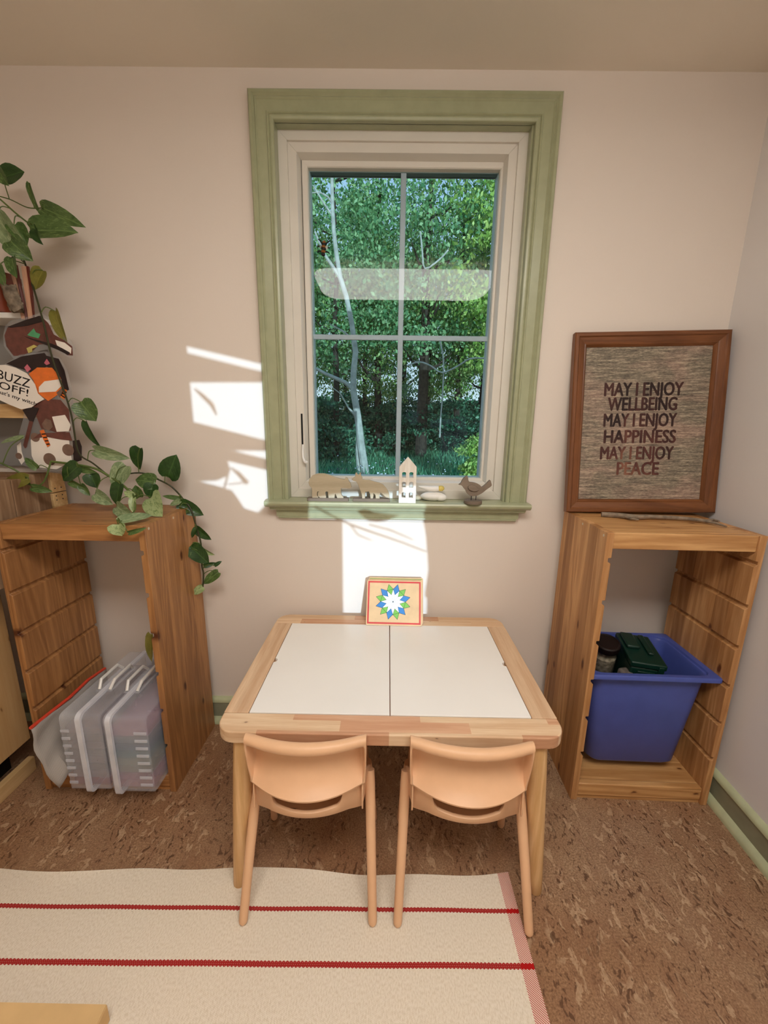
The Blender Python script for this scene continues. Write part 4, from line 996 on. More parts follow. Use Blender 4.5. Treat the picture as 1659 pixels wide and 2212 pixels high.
sheet('paper', [(-1.085,-0.135,1.433), (-1.048,-0.135,1.423), (-1.005,-0.135,1.413), (-0.976,-0.135,1.401), (-0.953,-0.135,1.388), (-0.960,-0.135,1.381), (-0.988,-0.135,1.395), (-1.028,-0.135,1.411), (-1.070,-0.135,1.426)], -.1362, 'dark_paper', c1)
c2 = thing('laminated_cutout', 'laminated cut-out of brown, orange and spotted cream paper hanging below the shelf', 'cutout')
f2 = [(-1.157,-0.140,1.353), (-1.107,-0.140,1.380), (-1.027,-0.140,1.391), (-0.985,-0.140,1.373), (-0.969,-0.140,1.337), (-0.964,-0.140,1.280), (-0.968,-0.140,1.214), (-0.976,-0.140,1.143), (-0.994,-0.140,1.050), (-1.051,-0.140,1.026), (-1.139,-0.140,1.037), (-1.171,-0.140,1.054), (-1.165,-0.140,1.119), (-1.131,-0.140,1.191), (-1.124,-0.140,1.212)]
sheet('film', f2, -.1365, 'laminate', c2)
sheet('paper', [(-1.151,-0.140,1.354), (-1.101,-0.140,1.375), (-1.029,-0.140,1.386), (-1.025,-0.140,1.378), (-0.989,-0.140,1.370), (-0.977,-0.140,1.337), (-0.972,-0.140,1.280), (-0.987,-0.140,1.274), (-0.996,-0.140,1.326), (-1.029,-0.140,1.347), (-1.075,-0.140,1.327), (-1.093,-0.140,1.335), (-1.120,-0.140,1.343)], -.1378, 'dark_paper', c2)
sheet('paper', [(-1.087,-0.140,1.325), (-1.058,-0.140,1.344), (-1.013,-0.140,1.344), (-0.992,-0.140,1.316), (-0.989,-0.140,1.296), (-1.002,-0.140,1.269), (-1.041,-0.140,1.246), (-1.068,-0.140,1.268), (-1.076,-0.140,1.306)], -.1386, 'orange_paper', c2)
sheet('paper', [(-1.062,-0.140,1.287), (-1.042,-0.140,1.304), (-0.990,-0.140,1.311), (-0.992,-0.140,1.291), (-1.013,-0.140,1.274), (-1.065,-0.140,1.271)], -.1394, 'paper', c2)
sheet('paper', [(-1.097,-0.140,1.343), (-1.086,-0.140,1.353), (-1.077,-0.140,1.339), (-1.090,-0.140,1.330)], -.1394, 'pink_paper', c2)
sheet('paper', [(-1.034,-0.140,1.357), (-1.024,-0.140,1.369), (-1.016,-0.140,1.355), (-1.028,-0.140,1.351)], -.1394, 'pink_paper', c2)
sheet('paper', [(-1.011,-0.140,1.271), (-0.988,-0.140,1.288), (-0.991,-0.140,1.269), (-1.004,-0.140,1.258)], -.1396, 'taupe_paper', c2)
for k in range(4): sheet('stripe', [(-1.001,-0.140,1.258), (-0.987,-0.140,1.283), (-0.977,-0.140,1.279), (-0.990,-0.140,1.251)] if k == 0 else [tuple(Vector((-1.000,-0.140,1.261)).lerp(Vector((-0.986,-0.140,1.283)), (k - .7) / 3.2)), tuple(Vector((-1.000,-0.140,1.261)).lerp(Vector((-0.986,-0.140,1.283)), (k - .3) / 3.2)), tuple(Vector((-0.989,-0.140,1.252)).lerp(Vector((-0.977,-0.140,1.276)), (k - .2) / 3.2)), tuple(Vector((-0.989,-0.140,1.252)).lerp(Vector((-0.977,-0.140,1.276)), (k - .6) / 3.2))], -.1396 - .0004 * (k > 0), 'orange_paper' if k == 0 else 'ink', c2)
sheet('paper', [(-1.089,-0.140,1.235), (-1.045,-0.140,1.252), (-1.003,-0.140,1.250), (-0.982,-0.140,1.221), (-0.986,-0.140,1.158), (-1.020,-0.140,1.146), (-1.050,-0.140,1.157), (-1.078,-0.140,1.162), (-1.086,-0.140,1.199)], -.1380, 'brown_paper', c2)
sheet('paper', [(-1.037,-0.140,1.199), (-0.996,-0.140,1.205), (-0.983,-0.140,1.175), (-0.992,-0.140,1.155), (-1.030,-0.140,1.153)], -.1388, 'paper', c2)
sheet('paper', [(-1.073,-0.140,1.176), (-1.058,-0.140,1.193), (-1.042,-0.140,1.188), (-1.039,-0.140,1.168), (-1.053,-0.140,1.157), (-1.069,-0.140,1.162)], -.1390, 'taupe_paper', c2)
sheet('paper', [(-1.117,-0.140,1.127), (-1.096,-0.140,1.142), (-1.050,-0.140,1.140), (-0.996,-0.140,1.129), (-0.997,-0.140,1.062), (-1.050,-0.140,1.035), (-1.112,-0.140,1.040), (-1.123,-0.140,1.077)], -.1384, 'paper', c2)
sheet('paper', [(-1.110,-0.140,1.130), (-1.084,-0.140,1.148), (-0.990,-0.140,1.152), (-0.985,-0.140,1.126), (-1.020,-0.140,1.129), (-1.065,-0.140,1.137)], -.1392, 'brown_paper', c2)
sheet('paper', [(-1.164,-0.140,1.109), (-1.150,-0.140,1.120), (-1.153,-0.140,1.091), (-1.149,-0.140,1.060), (-1.161,-0.140,1.048), (-1.169,-0.140,1.069)], -.1384, 'paper', c2)
for cx, r in (((-1.067,-0.140,1.067), .0195), ((-1.003,-0.140,1.097), .0185), ((-1.164,-0.140,1.076), .010), ((-1.101,-0.140,1.135), .014)):
    mb = MB(); mb.tube([(cx[0], -.1391, cx[2]), (cx[0], -.1398, cx[2])], [r, r], 20); mb.build('paper_spot', 'taupe_paper', c2)
sheet('paper', [(-1.143,-0.140,1.110), (-1.109,-0.140,1.187), (-1.098,-0.140,1.184), (-1.133,-0.140,1.104), (-1.139,-0.140,1.100)], -.1396, 'brown_paper', c2)
sheet('paper', [(-1.125,-0.140,1.218), (-1.095,-0.140,1.229), (-1.073,-0.140,1.224), (-1.098,-0.140,1.183), (-1.110,-0.140,1.186)], -.1398, 'dark_paper', c2)
sheet('paper', [(-1.082,-0.140,1.156), (-1.069,-0.140,1.159), (-1.056,-0.140,1.111), (-1.066,-0.140,1.105), (-1.075,-0.140,1.128)], -.1402, 'orange_paper', c2)
for k in range(4): sheet('stripe', [tuple(Vector((-1.080,-0.140,1.153)).lerp(Vector((-1.066,-0.140,1.108)), .14 + k * .23)), tuple(Vector((-1.068,-0.140,1.156)).lerp(Vector((-1.056,-0.140,1.111)), .18 + k * .23)), tuple(Vector((-1.068,-0.140,1.156)).lerp(Vector((-1.056,-0.140,1.111)), .26 + k * .23)), tuple(Vector((-1.080,-0.140,1.153)).lerp(Vector((-1.066,-0.140,1.108)), .22 + k * .23))], -.1406, 'ink', c2)
sheet('paper', [(-0.985,-0.140,1.126), (-0.964,-0.140,1.129), (-0.959,-0.140,1.108), (-0.966,-0.140,1.065), (-0.993,-0.140,1.056)], -.1376, 'dark_paper', c2)
bub = thing('speech_bubble', 'white paper speech bubble reading BUZZ OFF in front of the cut-outs', 'sign')
bp_ = [(-1.261,-0.146,1.285), (-1.227,-0.146,1.326), (-1.185,-0.146,1.348), (-1.150,-0.146,1.350), (-1.120,-0.146,1.342), (-1.089,-0.146,1.326), (-1.070,-0.146,1.295), (-1.066,-0.146,1.268), (-1.049,-0.146,1.251), (-1.077,-0.146,1.237), (-1.093,-0.146,1.226), (-1.126,-0.146,1.220), (-1.161,-0.146,1.234), (-1.204,-0.146,1.255), (-1.244,-0.146,1.265)]
sheet('paper', bp_, -.1425, 'paper', bub, .001)
def write(body, px_, w, h, rot):
    tm = text_mb(body, w, h, .00015, .0002)
    tm.build('lettering', 'ink', bub, mat=Matrix.Translation((px_[0], -.1437, px_[2])) @ Matrix.Rotation(R(rot), 4, 'Y'))
write('BUZZ', (-1.182,-0.144,1.312), .098, .026, 17)
write('OFF!', (-1.183,-0.144,1.283), .089, .021, 16)
write("that's my witch", (-1.196,-0.144,1.270), .125, .011, 18)

# ------------------------------------------------------------------ pothos: stems and leaves
pl = thing('pothos_plant', 'trailing variegated pothos vine hanging from the left shelf over the pine frame', 'plant')
PRF = [(-.07, .50), (0.0, .80), (.10, .97), (.24, 1.0), (.42, .97), (.60, .85), (.76, .62), (.88, .34), (.95, .14), (1.0, .015)]
def leaf(bp, tp, w, mi, roll=0.0, fold=.35, bend=.25, seed=0):
    a = Vector(bp); b = Vector(tp); ax = b - a; L = ax.length; ax.normalize()
    nrm = Vector((0, -1, .25)); nrm = (nrm - ax * nrm.dot(ax)).normalized(); nrm = Matrix.Rotation(R(roll), 3, ax) @ nrm
    sd = ax.cross(nrm).normalized()
    v = []; f = []; uv = []; S = (-1, -.72, -.36, 0, .36, .72, 1)
    for t, pw in PRF:
        for s in S:
            notch = .05 * (1 - abs(s)) if t < 0 else 0
            zz = fold * abs(s) * pw * w * .5 - bend * L * (t - .25) ** 2 * .55 + .012 * math.sin(t * 9 + seed * 2 + s * 2.5) * w
            p = a + ax * (L * (t + (notch * 1.8 if t < 0 else 0))) + sd * (s * pw * w * .5) + nrm * zz
            v.append(tuple(p)); uv.append((.5 + .5 * s * pw, t))
    n = len(S)
    for i in range(len(PRF) - 1):
        for k in range(n - 1): f.append((i * n + k, i * n + k + 1, (i + 1) * n + k + 1, (i + 1) * n + k))
    me = bpy.data.meshes.new('leaf'); me.from_pydata(v, [], f); me.update()
    ul = me.uv_layers.new(name='UVMap')
    for lp in me.loops: ul.data[lp.index].uv = uv[lp.vertex_index]
    me.polygons.foreach_set('use_smooth', [True] * len(me.polygons))
    me.materials.append(MAT['leaf%d' % mi])
    o = bpy.data.objects.new('leaf', me); COL.objects.link(o); o.parent = pl
    return o
VINES = [
 ([(-1.077,-0.100,1.649), (-1.046,-0.120,1.572), (-1.013,-0.145,1.478), (-1.003,-0.150,1.407), (-0.995,-0.150,1.348), (-0.977,-0.150,1.268), (-0.967,-0.150,1.200), (-0.966,-0.150,1.115), (-0.957,-0.150,1.080), (-0.931,-0.140,1.057), (-0.898,-0.140,1.028), (-0.858,-0.150,1.000), (-0.827,-0.160,0.984)], .0027, 'stem_d'),
 ([(-1.123,-0.120,1.815), (-1.100,-0.120,1.798), (-1.055,-0.120,1.758), (-1.016,-0.110,1.727)], .0024, 'stem'),
 ([(-1.150,-0.090,1.824), (-1.107,-0.080,1.817), (-1.057,-0.080,1.796), (-1.005,-0.090,1.791)], .0016, 'stem'),
 ([(-1.055,-0.150,1.061), (-0.983,-0.150,1.053), (-0.919,-0.150,1.041), (-0.878,-0.150,1.018), (-0.826,-0.160,0.987), (-0.779,-0.190,0.956)], .0036, 'stem'),
 ([(-0.858,-0.100,1.018), (-0.812,-0.080,1.019), (-0.770,-0.070,0.998), (-0.733,-0.070,0.979), (-0.711,-0.070,0.959), (-0.685,-0.080,0.934), (-0.656,-0.090,0.900), (-0.642,-0.090,0.835), (-0.632,-0.090,0.777), (-0.638,-0.085,0.699), (-0.635,-0.085,0.665), (-0.642,-0.085,0.616)], .0028, 'stem_d'),
 ([(-1.169,-0.200,1.060), (-1.127,-0.190,1.031), (-1.101,-0.180,0.986), (-1.071,-0.170,1.000), (-1.055,-0.150,1.061)], .0026, 'stem'),
 ([(-0.779,-0.190,0.956), (-0.748,-0.240,0.930), (-0.735,-0.300,0.919), (-0.728,-0.345,0.917)], .0022, 'stem'),
]
sm = {'stem': MB(), 'stem_d': MB()}
def catmull(p, n=5):
    p = [Vector(q) for q in p]; out = []
    for i in range(len(p) - 1):
        p0, p1, p2, p3 = p[max(0, i - 1)], p[i], p[i + 1], p[min(len(p) - 1, i + 2)]
        for k in range(n):
            t = k / n; out.append(.5 * ((2 * p1) + (p2 - p0) * t + (2 * p0 - 5 * p1 + 4 * p2 - p3) * t * t + (3 * p1 - p0 - 3 * p2 + p3) * t ** 3))
    out.append(p[-1]); return out
allp = []
for pts, r, m_ in VINES:
    c = catmull(pts); allp += c; mb = MB(); mb.tube([tuple(q) for q in c], r, 6); mb.build('vine_stem', m_, pl, True)
#  base, tip, width, material, roll, fold, bend
LV = [
 ((-1.093,-0.100,1.861), (-1.046,-0.090,1.885), 42, 0, 0, .2, .3), ((-1.091,-0.120,1.870), (-1.070,-0.120,1.831), 24, 1, 20, .4, .2), ((-1.032,-0.090,1.853), (-1.031,-0.070,1.775), 17, 1, 25, .5, .3),
 ((-1.008,-0.090,1.792), (-0.890,-0.100,1.744), 30, 1, 12, .35, .35), ((-1.027,-0.120,1.720), (-0.910,-0.100,1.732), 50, 1, -8, .3, .3), ((-0.992,-0.140,1.716), (-0.978,-0.150,1.673), 22, 0, 30, .8, .3),
 ((-1.099,-0.140,1.745), (-1.038,-0.130,1.642), 46, 4, 15, .35, .3), ((-1.064,-0.130,1.729), (-1.036,-0.130,1.680), 30, 1, -25, .5, .3), ((-1.074,-0.140,1.685), (-1.030,-0.130,1.639), 38, 1, 0, .4, .4),
 ((-1.077,-0.140,1.643), (-1.067,-0.150,1.587), 26, 1, 10, .4, .2), ((-1.124,-0.140,1.620), (-1.104,-0.150,1.565), 24, 1, 0, .3, .2), ((-1.010,-0.120,1.617), (-1.044,-0.120,1.566), 34, 3, 0, .25, .2),
 ((-0.985,-0.130,1.505), (-0.962,-0.140,1.413), 26, 3, 15, .35, .3), ((-0.948,-0.130,1.245), (-0.917,-0.120,1.187), 42, 1, -10, .3, .35), ((-0.942,-0.130,1.186), (-0.921,-0.120,1.100), 20, 0, 20, .5, .5),
 ((-0.926,-0.130,1.097), (-0.825,-0.120,1.070), 26, 4, 15, .4, .2), ((-0.965,-0.155,1.049), (-1.024,-0.160,1.002), 36, 0, 0, .25, .3), ((-0.969,-0.155,1.043), (-0.912,-0.155,1.028), 15, 1, 20, .3, .2),
 ((-0.934,-0.150,1.023), (-0.923,-0.150,0.978), 30, 0, -20, .5, .3), ((-1.002,-0.155,0.999), (-0.958,-0.155,0.976), 14, 1, 10, .5, .3), ((-0.972,-0.150,0.987), (-0.948,-0.150,0.952), 16, 1, -10, .5, .3),
 ((-0.825,-0.140,1.050), (-0.864,-0.160,0.978), 40, 4, 0, .3, .25), ((-0.833,-0.170,0.995), (-0.849,-0.180,0.928), 31, 0, 10, .3, .3), ((-0.921,-0.160,0.962), (-0.866,-0.170,0.929), 26, 4, 0, .4, .3),
 ((-0.805,-0.090,1.103), (-0.821,-0.090,1.031), 40, 0, 18, .35, .4), ((-0.733,-0.070,1.005), (-0.700,-0.070,1.081), 50, 0, 0, .15, .2), ((-0.766,-0.090,0.990), (-0.828,-0.100,1.000), 36, 1, 5, .25, .3),
 ((-0.770,-0.100,0.985), (-0.782,-0.110,0.940), 30, 0, -10, .3, .3), ((-0.806,-0.120,0.944), (-0.818,-0.120,0.984), 24, 1, 0, .3, .3), ((-0.778,-0.190,0.961), (-0.811,-0.190,0.975), 14, 2, 10, .4, .3),
 ((-0.774,-0.200,0.957), (-0.772,-0.220,0.916), 15, 2, 0, .5, .3), ((-0.739,-0.170,0.955), (-0.675,-0.240,0.912), 46, 2, 0, .2, .25), ((-0.824,-0.210,0.932), (-0.746,-0.260,0.909), 26, 4, 0, .4, .3),
 ((-0.731,-0.340,0.918), (-0.689,-0.250,0.918), 19, 4, -15, .5, .2), ((-0.732,-0.345,0.911), (-0.725,-0.350,0.878), 32, 2, 0, .45, .3), ((-0.703,-0.350,0.888), (-0.656,-0.345,0.901), 9, 1, 20, .8, .3),
 ((-0.694,-0.080,0.932), (-0.749,-0.090,0.945), 11, 1, 20, .4, .2), ((-0.688,-0.090,0.928), (-0.722,-0.100,0.914), 12, 4, 0, .5, .3), ((-0.692,-0.090,0.918), (-0.620,-0.080,0.877), 30, 0, -8, .35, .4),
 ((-0.689,-0.100,0.903), (-0.652,-0.100,0.892), 11, 1, 20, .4, .3), ((-0.646,-0.090,0.835), (-0.602,-0.080,0.786), 21, 0, 10, .35, .4), ((-0.643,-0.090,0.835), (-0.659,-0.100,0.801), 11, 0, 0, .5, .4),
 ((-0.663,-0.100,0.772), (-0.611,-0.090,0.703), 35, 0, -10, .25, .4), ((-0.671,-0.100,0.755), (-0.689,-0.110,0.719), 18, 2, 0, .4, .3), ((-0.630,-0.085,0.757), (-0.597,-0.070,0.727), 12, 2, 20, .5, .4),
 ((-0.632,-0.085,0.696), (-0.595,-0.070,0.701), 12, 0, 20, .5, .4), ((-0.600,-0.070,0.691), (-0.578,-0.060,0.705), 9, 0, 0, .5, .3), ((-0.586,-0.075,0.669), (-0.641,-0.085,0.626), 22, 1, 0, .35, .3), ((-0.638,-0.090,0.618), (-0.675,-0.100,0.594), 18, 2, 0, .5, .4),
 ((-1.099,-0.190,1.011), (-1.190,-0.200,0.983), 28, 3, 0, .5, .4), ((-1.146,-0.200,0.972), (-1.157,-0.210,0.925), 9, 4, 0, .4, .2), ((-1.104,-0.180,0.983), (-1.051,-0.170,0.968), 16, 1, 0, .4, .3), ((-1.094,-0.160,1.039), (-1.129,-0.160,1.074), 15, 1, 10, .4, .3),
 ((-1.125,-0.155,1.136), (-1.202,-0.160,1.118), 10, 4, 10, .4, .3), ((-0.722,-0.280,0.541), (-0.736,-0.280,0.440), 20, 3, 15, .4, .2),
]
pet = MB()
for i, (b_, t_, w_, mi_, ro_, fo_, be_) in enumerate(LV):
    leaf(b_, t_, w_ * .00158, mi_, ro_, fo_, be_, i)
    b_ = Vector(b_); near = min(allp, key=lambda q: (q - b_).length)
    if (near - b_).length < .12:
        mid = (near + b_) / 2 + Vector((0, -.006, .012)); pet.tube([tuple(q) for q in catmull([near, mid, b_], 4)], .0014, 5)
o = pet.build('petioles', 'stem', pl, True); o['kind'] = 'stuff'

# ------------------------------------------------------------------ cardboard box at the lower left edge
cb = thing('cardboard_box', 'flat tan cardboard box on the rug at the lower left edge', 'box', (-.537, -.843, .0075))
b = MB(); b.box(-.50, -.36, 0, 0, 0, .0425); b.build('box_body', 'carton', cb, bevel=.002)
b = MB(); b.box(-.50, -.1995, .0426, -.001, -.001, .0446); b.build('flap', 'carton', cb)
b = MB(); b.box(-.50, -.36, .0426, -.001, -.2005, .0446); b.build('flap', 'carton', cb)

# ------------------------------------------------------------------ outdoors: ground, trees, logs, meadow
gr = MB(); NG = 40
for jy in range(NG + 1):
    for ix in range(NG + 1):
        x = -30 + 60 * ix / NG; y = .2 + 45 * (jy / NG) ** 1.5
        gr.v.append((x, y, -.35 + .012 * y + .10 * math.sin(x * .7 + y * .4) * min(1, y / 6)))
for jy in range(NG):
    for ix in range(NG):
        a = jy * (NG + 1) + ix; gr.f.append((a, a + 1, a + NG + 2, a + NG + 1)); gr.mi.append(0)
struct(gr.build('ground', 'ground', None, True))
rng = np.random.default_rng(5)
def gz(x, y): return -.35 + .012 * y + .10 * math.sin(x * .7 + y * .4) * min(1, y / 6)
def leaf_cloud(name, n, rx, rz, size, clusters, mat, seed):
    r = np.random.default_rng(seed)
    cc = r.normal(size=(clusters, 3)); cc /= np.linalg.norm(cc, axis=1)[:, None]; cc *= (r.random((clusters, 1)) ** .4)
    cc *= np.array([rx, rx, rz])
    k = r.integers(0, clusters, n); p = cc[k] + r.normal(size=(n, 3)) * np.array([rx * .15, rx * .15, rz * .05])
    d = r.normal(size=(n, 3)); d[:, 2] -= .5; d /= np.linalg.norm(d, axis=1)[:, None]
    q = r.normal(size=(n, 3)); q -= d * (q * d).sum(1)[:, None]; q /= np.linalg.norm(q, axis=1)[:, None]
    s = size * (.6 + .8 * r.random((n, 1)))
    v = np.stack([p, p + d * s * .5 + q * s * .3, p + d * s, p + d * s * .5 - q * s * .3], 1).reshape(-1, 3)
    me = bpy.data.meshes.new(name); me.vertices.add(n * 4); me.vertices.foreach_set('co', v.ravel())
    me.loops.add(n * 4); me.loops.foreach_set('vertex_index', np.arange(n * 4)); me.polygons.add(n)
    me.polygons.foreach_set('loop_start', np.arange(0, n * 4, 4)); me.polygons.foreach_set('loop_total', np.full(n, 4)); me.update(calc_edges=True)
    me.materials.append(MAT[mat]); return me
FOL = [leaf_cloud('foliage', 9500, 2.5, 4.0, .135, 80, 'foliage0', 1), leaf_cloud('foliage', 11000, 2.3, 3.8, .145, 80, 'foliage1', 2), leaf_cloud('foliage', 9500, 2.6, 4.0, .135, 80, 'foliage2', 3)]
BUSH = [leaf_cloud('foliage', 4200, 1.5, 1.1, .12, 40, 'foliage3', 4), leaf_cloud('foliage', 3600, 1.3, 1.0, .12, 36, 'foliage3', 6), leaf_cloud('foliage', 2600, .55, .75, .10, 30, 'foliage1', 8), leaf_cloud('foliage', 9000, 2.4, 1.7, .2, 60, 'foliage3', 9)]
def branch_trunk(h, r, seed, lean=.3):
    rr_ = random.Random(seed); mb = MB(); pts = []; x = y = 0
    for k in range(8):
        pts.append((x, y, h * k / 7)); x += rr_.uniform(-.12, .12) * lean * h / 6; y += rr_.uniform(-.12, .12) * lean * h / 6
    mb.tube(pts, [r * (1 - .8 * k / 7) for k in range(8)], 7)
    for k in range(2, 7):
        for _ in range(2):
            p = Vector(pts[k]); a = rr_.uniform(0, 6.28); L = rr_.uniform(.8, 2.2)
            q = p + Vector((math.cos(a) * L, math.sin(a) * L, L * .6)); mid = (p + q) / 2 + Vector((0, 0, -.15))
            mb.tube([tuple(p), tuple(mid), tuple(q)], [r * .3, r * .2, r * .07], 5)
    return mb
DESC = {0: 'mid green', 1: 'yellow green', 2: 'blue green'}
ORD = ['first', 'second', 'third', 'fourth', 'fifth', 'sixth', 'seventh', 'eighth', 'ninth', 'tenth', 'eleventh', 'twelfth', 'thirteenth', 'fourteenth', 'fifteenth', 'sixteenth', 'seventeenth', 'eighteenth']
spots = [(-7.5, 15, 0), (-5.2, 13.2, 2), (-3.6, 15.5, 0), (-1.9, 13.6, 2), (-.3, 16.2, 0), (1.3, 14.0, 2), (2.9, 15.4, 0), (4.4, 12.6, 1), (6.3, 14.5, 2), (8.5, 13.5, 0),
         (-8.5, 20, 2), (-4.6, 19.5, 0), (-1.2, 20.5, 2), (2.0, 19.8, 0), (5.0, 20.2, 2), (8.2, 19, 1), (-10.5, 26, 0), (-6.5, 25.5, 2), (-2.8, 26, 0), (1.0, 25.2, 2), (4.8, 26.3, 0), (8.8, 25.5, 2), (12, 24, 0), (-12, 17, 2), (11.5, 16, 0)]
for i, (x, y, k) in enumerate(spots):
    hgt = random.Random(i).uniform(10.2, 12.5) if y < 18 else random.Random(i).uniform(11, 14)
    row = 'first' if y < 17 else ('second' if y < 22 else 'rear')
    rs = sorted(q[0] for q in spots if (q[1] < 17) == (y < 17) and (q[1] < 22) == (y < 22)); od = ORD[rs.index(x)]
    t = thing('forest_tree', f'{DESC[k]} tree, {od} from the left in the {row} row of the wood outside', 'tree', (x, y, gz(x, y)), (0, 0, i * 1.3), 'trees of the wood outside the window')
    branch_trunk(hgt, .14 + .05 * (i % 3), i).build('trunk', 'bark', t, True)
    o = bpy.data.objects.new('foliage', FOL[k]); COL.objects.link(o); o.parent = t; o.location = (0, 0, hgt * (.62 if y < 22 else .5)); o.scale = (1, 1, hgt / 10.5 * 1.05); o['kind'] = 'stuff'
bspots = [(-9.0, 22.5, 3), (-5.6, 23.2, 3), (-2.4, 22.8, 3), (.6, 23.4, 3), (3.4, 22.7, 3), (6.6, 23.0, 3), (-5.2, 13.6, 0), (-3.4, 13.0, 1), (-2.0, 12.2, 0), (.5, 15.6, 1), (2.5, 14.2, 0), (4.6, 12.8, 1), (6.8, 13.4, 0), (-7.4, 13.5, 1), (-.9, 17.5, 1), (2.0, 17.8, 0), (3.95, 16.6, 1), (-4.25, 17.0, 1)]
for i, (x, y, k) in enumerate(bspots):
    t = thing('bush', f'low {DESC[2 if k in (0, 3) else 0]} bush, {ORD[sorted(q[0] for q in bspots).index(x)]} from the left under the trees outside', 'bush', (x, y, gz(x, y)), (0, 0, i), 'undergrowth outside the window')
    mb = MB()
    for q in range(5): a = q * 1.26 + i; mb.tube([(0, 0, 0), (math.cos(a) * .4, math.sin(a) * .4, .7), (math.cos(a) * .9, math.sin(a) * .9, 1.5)], [.03, .02, .008], 5)
    mb.build('stems', 'bark', t, True)
    o = bpy.data.objects.new('foliage', BUSH[k]); COL.objects.link(o); o.parent = t; o.location = (0, 0, 1.2); o['kind'] = 'stuff'
t = thing('bush', 'bright yellow green shrub at the lower right of the window view', 'bush', (2.153,8.000,0.862), (0, 0, 0))
t.location.z = gz(t.location.x, t.location.y)
mb = MB(); mb.tube([(0, 0, 0), (.05, 0, .5), (.1, 0, 1.0)], [.02, .015, .006], 5); mb.build('stems', 'bark', t, True)
o = bpy.data.objects.new('foliage', BUSH[2]); COL.objects.link(o); o.parent = t; o.location = (0, 0, .75); o['kind'] = 'stuff'
# pale sapling close to the window
sp_ = thing('sapling', 'slender pale-barked sapling with bare branches outside the left panes', 'tree')
mb = MB(); mb.tube([(-0.490,8.500,-0.224), (-0.560,8.500,0.239), (-0.630,8.500,0.693), (-0.709,8.500,1.358), (-0.819,8.500,1.982), (-0.806,8.500,2.424), (-0.761,8.500,2.837), (-0.845,8.500,3.441), (-0.970,8.500,4.028), (-1.103,8.500,4.409), (-1.181,8.500,4.877), (-1.236,8.500,5.335), (-1.259,8.500,5.872), (-1.260,8.500,6.481), (-1.280,8.500,7.071)], [.105, .10, .095, .085, .08, .072, .068, .06, .056, .052, .05, .046, .04, .036, .03], 9); mb.build('trunk', 'bark_pale', sp_, True)
for pts, r in (([(-0.819,8.500,1.982), (-1.012,8.450,2.144), (-1.279,8.400,2.251), (-1.495,8.400,2.341), (-1.746,8.300,2.469)], [.06, .05, .045, .04, .03]), ([(-1.103,8.500,4.409), (-1.278,8.500,4.643), (-1.453,8.450,4.874), (-1.640,8.400,5.289)], [.045, .04, .03, .02]), ([(-0.804,8.500,3.091), (-1.061,8.500,3.289), (-1.347,8.400,3.413)], [.03, .02, .01]), ([(-0.743,8.500,1.358), (-0.939,8.450,1.571), (-1.119,8.400,1.886), (-1.337,8.400,2.041)], [.04, .02, .015, .01]),
              ([(-1.259,8.500,5.872), (-1.358,8.500,6.003), (-1.537,8.500,6.089), (-1.719,8.500,6.070)], [.025, .02, .015, .01]), ([(-1.232,8.500,5.606), (-1.441,8.500,5.870), (-1.675,8.500,6.218)], [.025, .02, .012])):
    mb = MB(); mb.tube(pts, r, 7); mb.build('branch', 'bark_pale', sp_, True)
mb = MB(); mb.tube([(-0.659,8.600,-0.193), (-0.729,8.600,0.458), (-0.705,8.600,1.138), (-0.794,8.600,1.904)], [.06, .05, .045, .03], 7); mb.build('side_trunk', 'bark_pale', sp_, True)
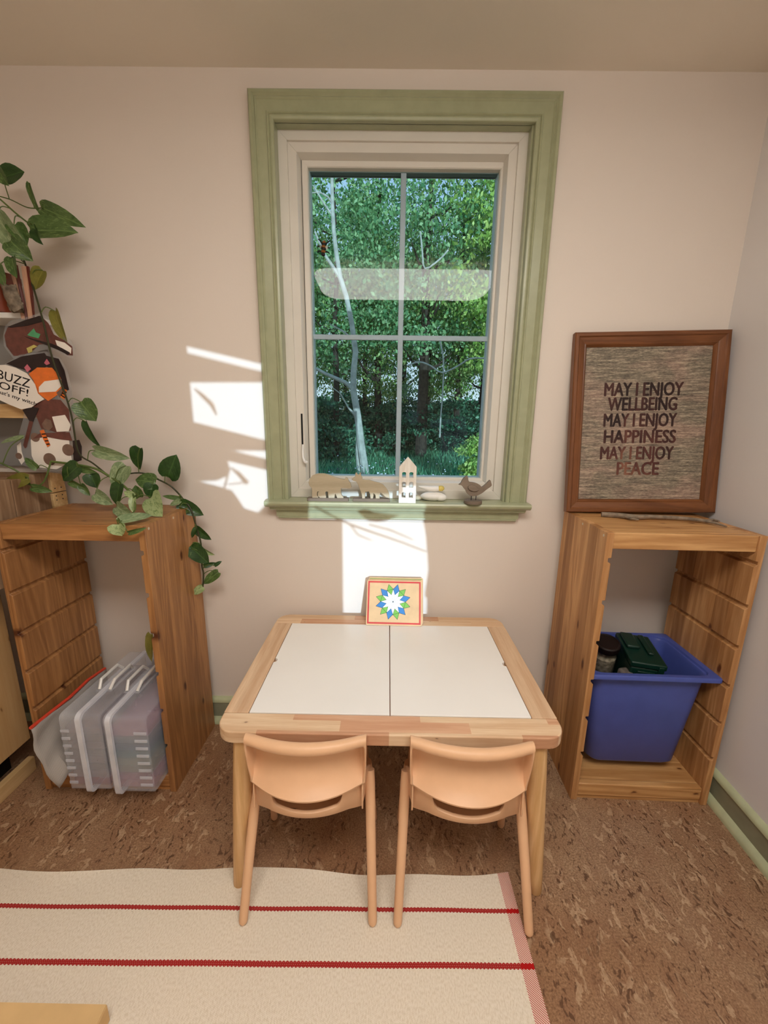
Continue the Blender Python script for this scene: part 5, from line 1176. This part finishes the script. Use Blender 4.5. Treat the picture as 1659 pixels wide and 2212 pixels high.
# pale bare branches deeper in the wood
for n_, pts in (('pale dead branch arching behind the lower right pane', [(0.533,10.000,2.748), (0.845,10.000,2.847), (1.162,10.000,2.756), (1.472,9.900,2.568), (1.900,9.900,2.751), (2.181,9.800,2.916), (2.549,9.800,2.932)]), ('thin pale upright stem behind the lower right pane', [(1.386,10.000,3.405), (1.509,10.000,2.879), (1.522,10.000,2.034), (1.498,10.000,1.413), (1.497,10.000,0.841)]), ('forked pale dead branch behind the upper right pane', [(0.779,10.000,5.985), (0.841,10.000,5.565), (0.927,10.000,5.137), (1.301,10.000,5.356), (1.505,10.000,5.571)])):
    o = thing('dead_branch', n_, 'branch'); mb = MB(); mb.tube([tuple(q) for q in catmull(pts, 3)], .022, 6); mb.build('stem', 'bark_pale', o, True)
for n_, a, b, r in (('grey fallen log in the grass outside the lower left pane', (-1.723,8.800,0.004), (-0.846,10.200,0.208), .10), ('brown fallen log lying deeper in the wood outside', (-0.502,11.000,0.217), (1.110,12.500,0.677), .09), ('pale fallen log lying outside behind the muntin', (-0.545,12.000,0.400), (0.374,11.600,0.331), .07)):
    o = thing('fallen_log', n_, 'log', (0, 0, 0)); a = Vector(a); b = Vector(b); a.z = gz(a.x, a.y) + r * .8; b.z = gz(b.x, b.y) + r * .8; mb = MB(); mb.tube([tuple(a), tuple((a + b) / 2 + Vector((0, 0, .05))), tuple(b)], [r, r * .9, r * .7], 10); mb.build('trunk', 'log', o, True)
# meadow in front of the wood
n = 34000; r = np.random.default_rng(11)
gx = r.uniform(-7, 7.5, n); gy = 7 + 11 * r.random(n); g0 = np.array([gz(a, b) for a, b in zip(gx, gy)])
p = np.stack([gx, gy, g0], 1); d = r.normal(size=(n, 3)) * .35; d[:, 2] = 1; hh_ = (.14 + .3 * r.random((n, 1)) ** 2); q = r.normal(size=(n, 3)); q[:, 2] = 0; q /= np.linalg.norm(q, axis=1)[:, None]
wd = .02 + .02 * r.random((n, 1))
v = np.stack([p - q * wd * .5, p + q * wd * .5, p + d * hh_ * .6 + q * wd * .6, p + d * hh_], 1).reshape(-1, 3)
me = bpy.data.meshes.new('meadow'); me.vertices.add(n * 4); me.vertices.foreach_set('co', v.ravel()); me.loops.add(n * 4); me.loops.foreach_set('vertex_index', np.arange(n * 4)); me.polygons.add(n)
me.polygons.foreach_set('loop_start', np.arange(0, n * 4, 4)); me.polygons.foreach_set('loop_total', np.full(n, 4)); me.update(calc_edges=True); me.materials.append(MAT['grass'])
o = bpy.data.objects.new('grass', me); COL.objects.link(o); tag(o, 'green meadow plants between the window and the wood', 'grass'); o['kind'] = 'stuff'
fb = MB(); rr2 = random.Random(3)
for _ in range(70):
    x, y = rr2.uniform(-1.5, 3.2), rr2.uniform(6, 11); fb.ball((x, y, gz(x, y) + rr2.uniform(.25, .5)), rr2.uniform(.012, .022), 6)
o = fb.build('blossoms', 'blossom', None, True); o['kind'] = 'stuff'; tag(o, 'tiny white blossoms dotted over the meadow', 'flowers')
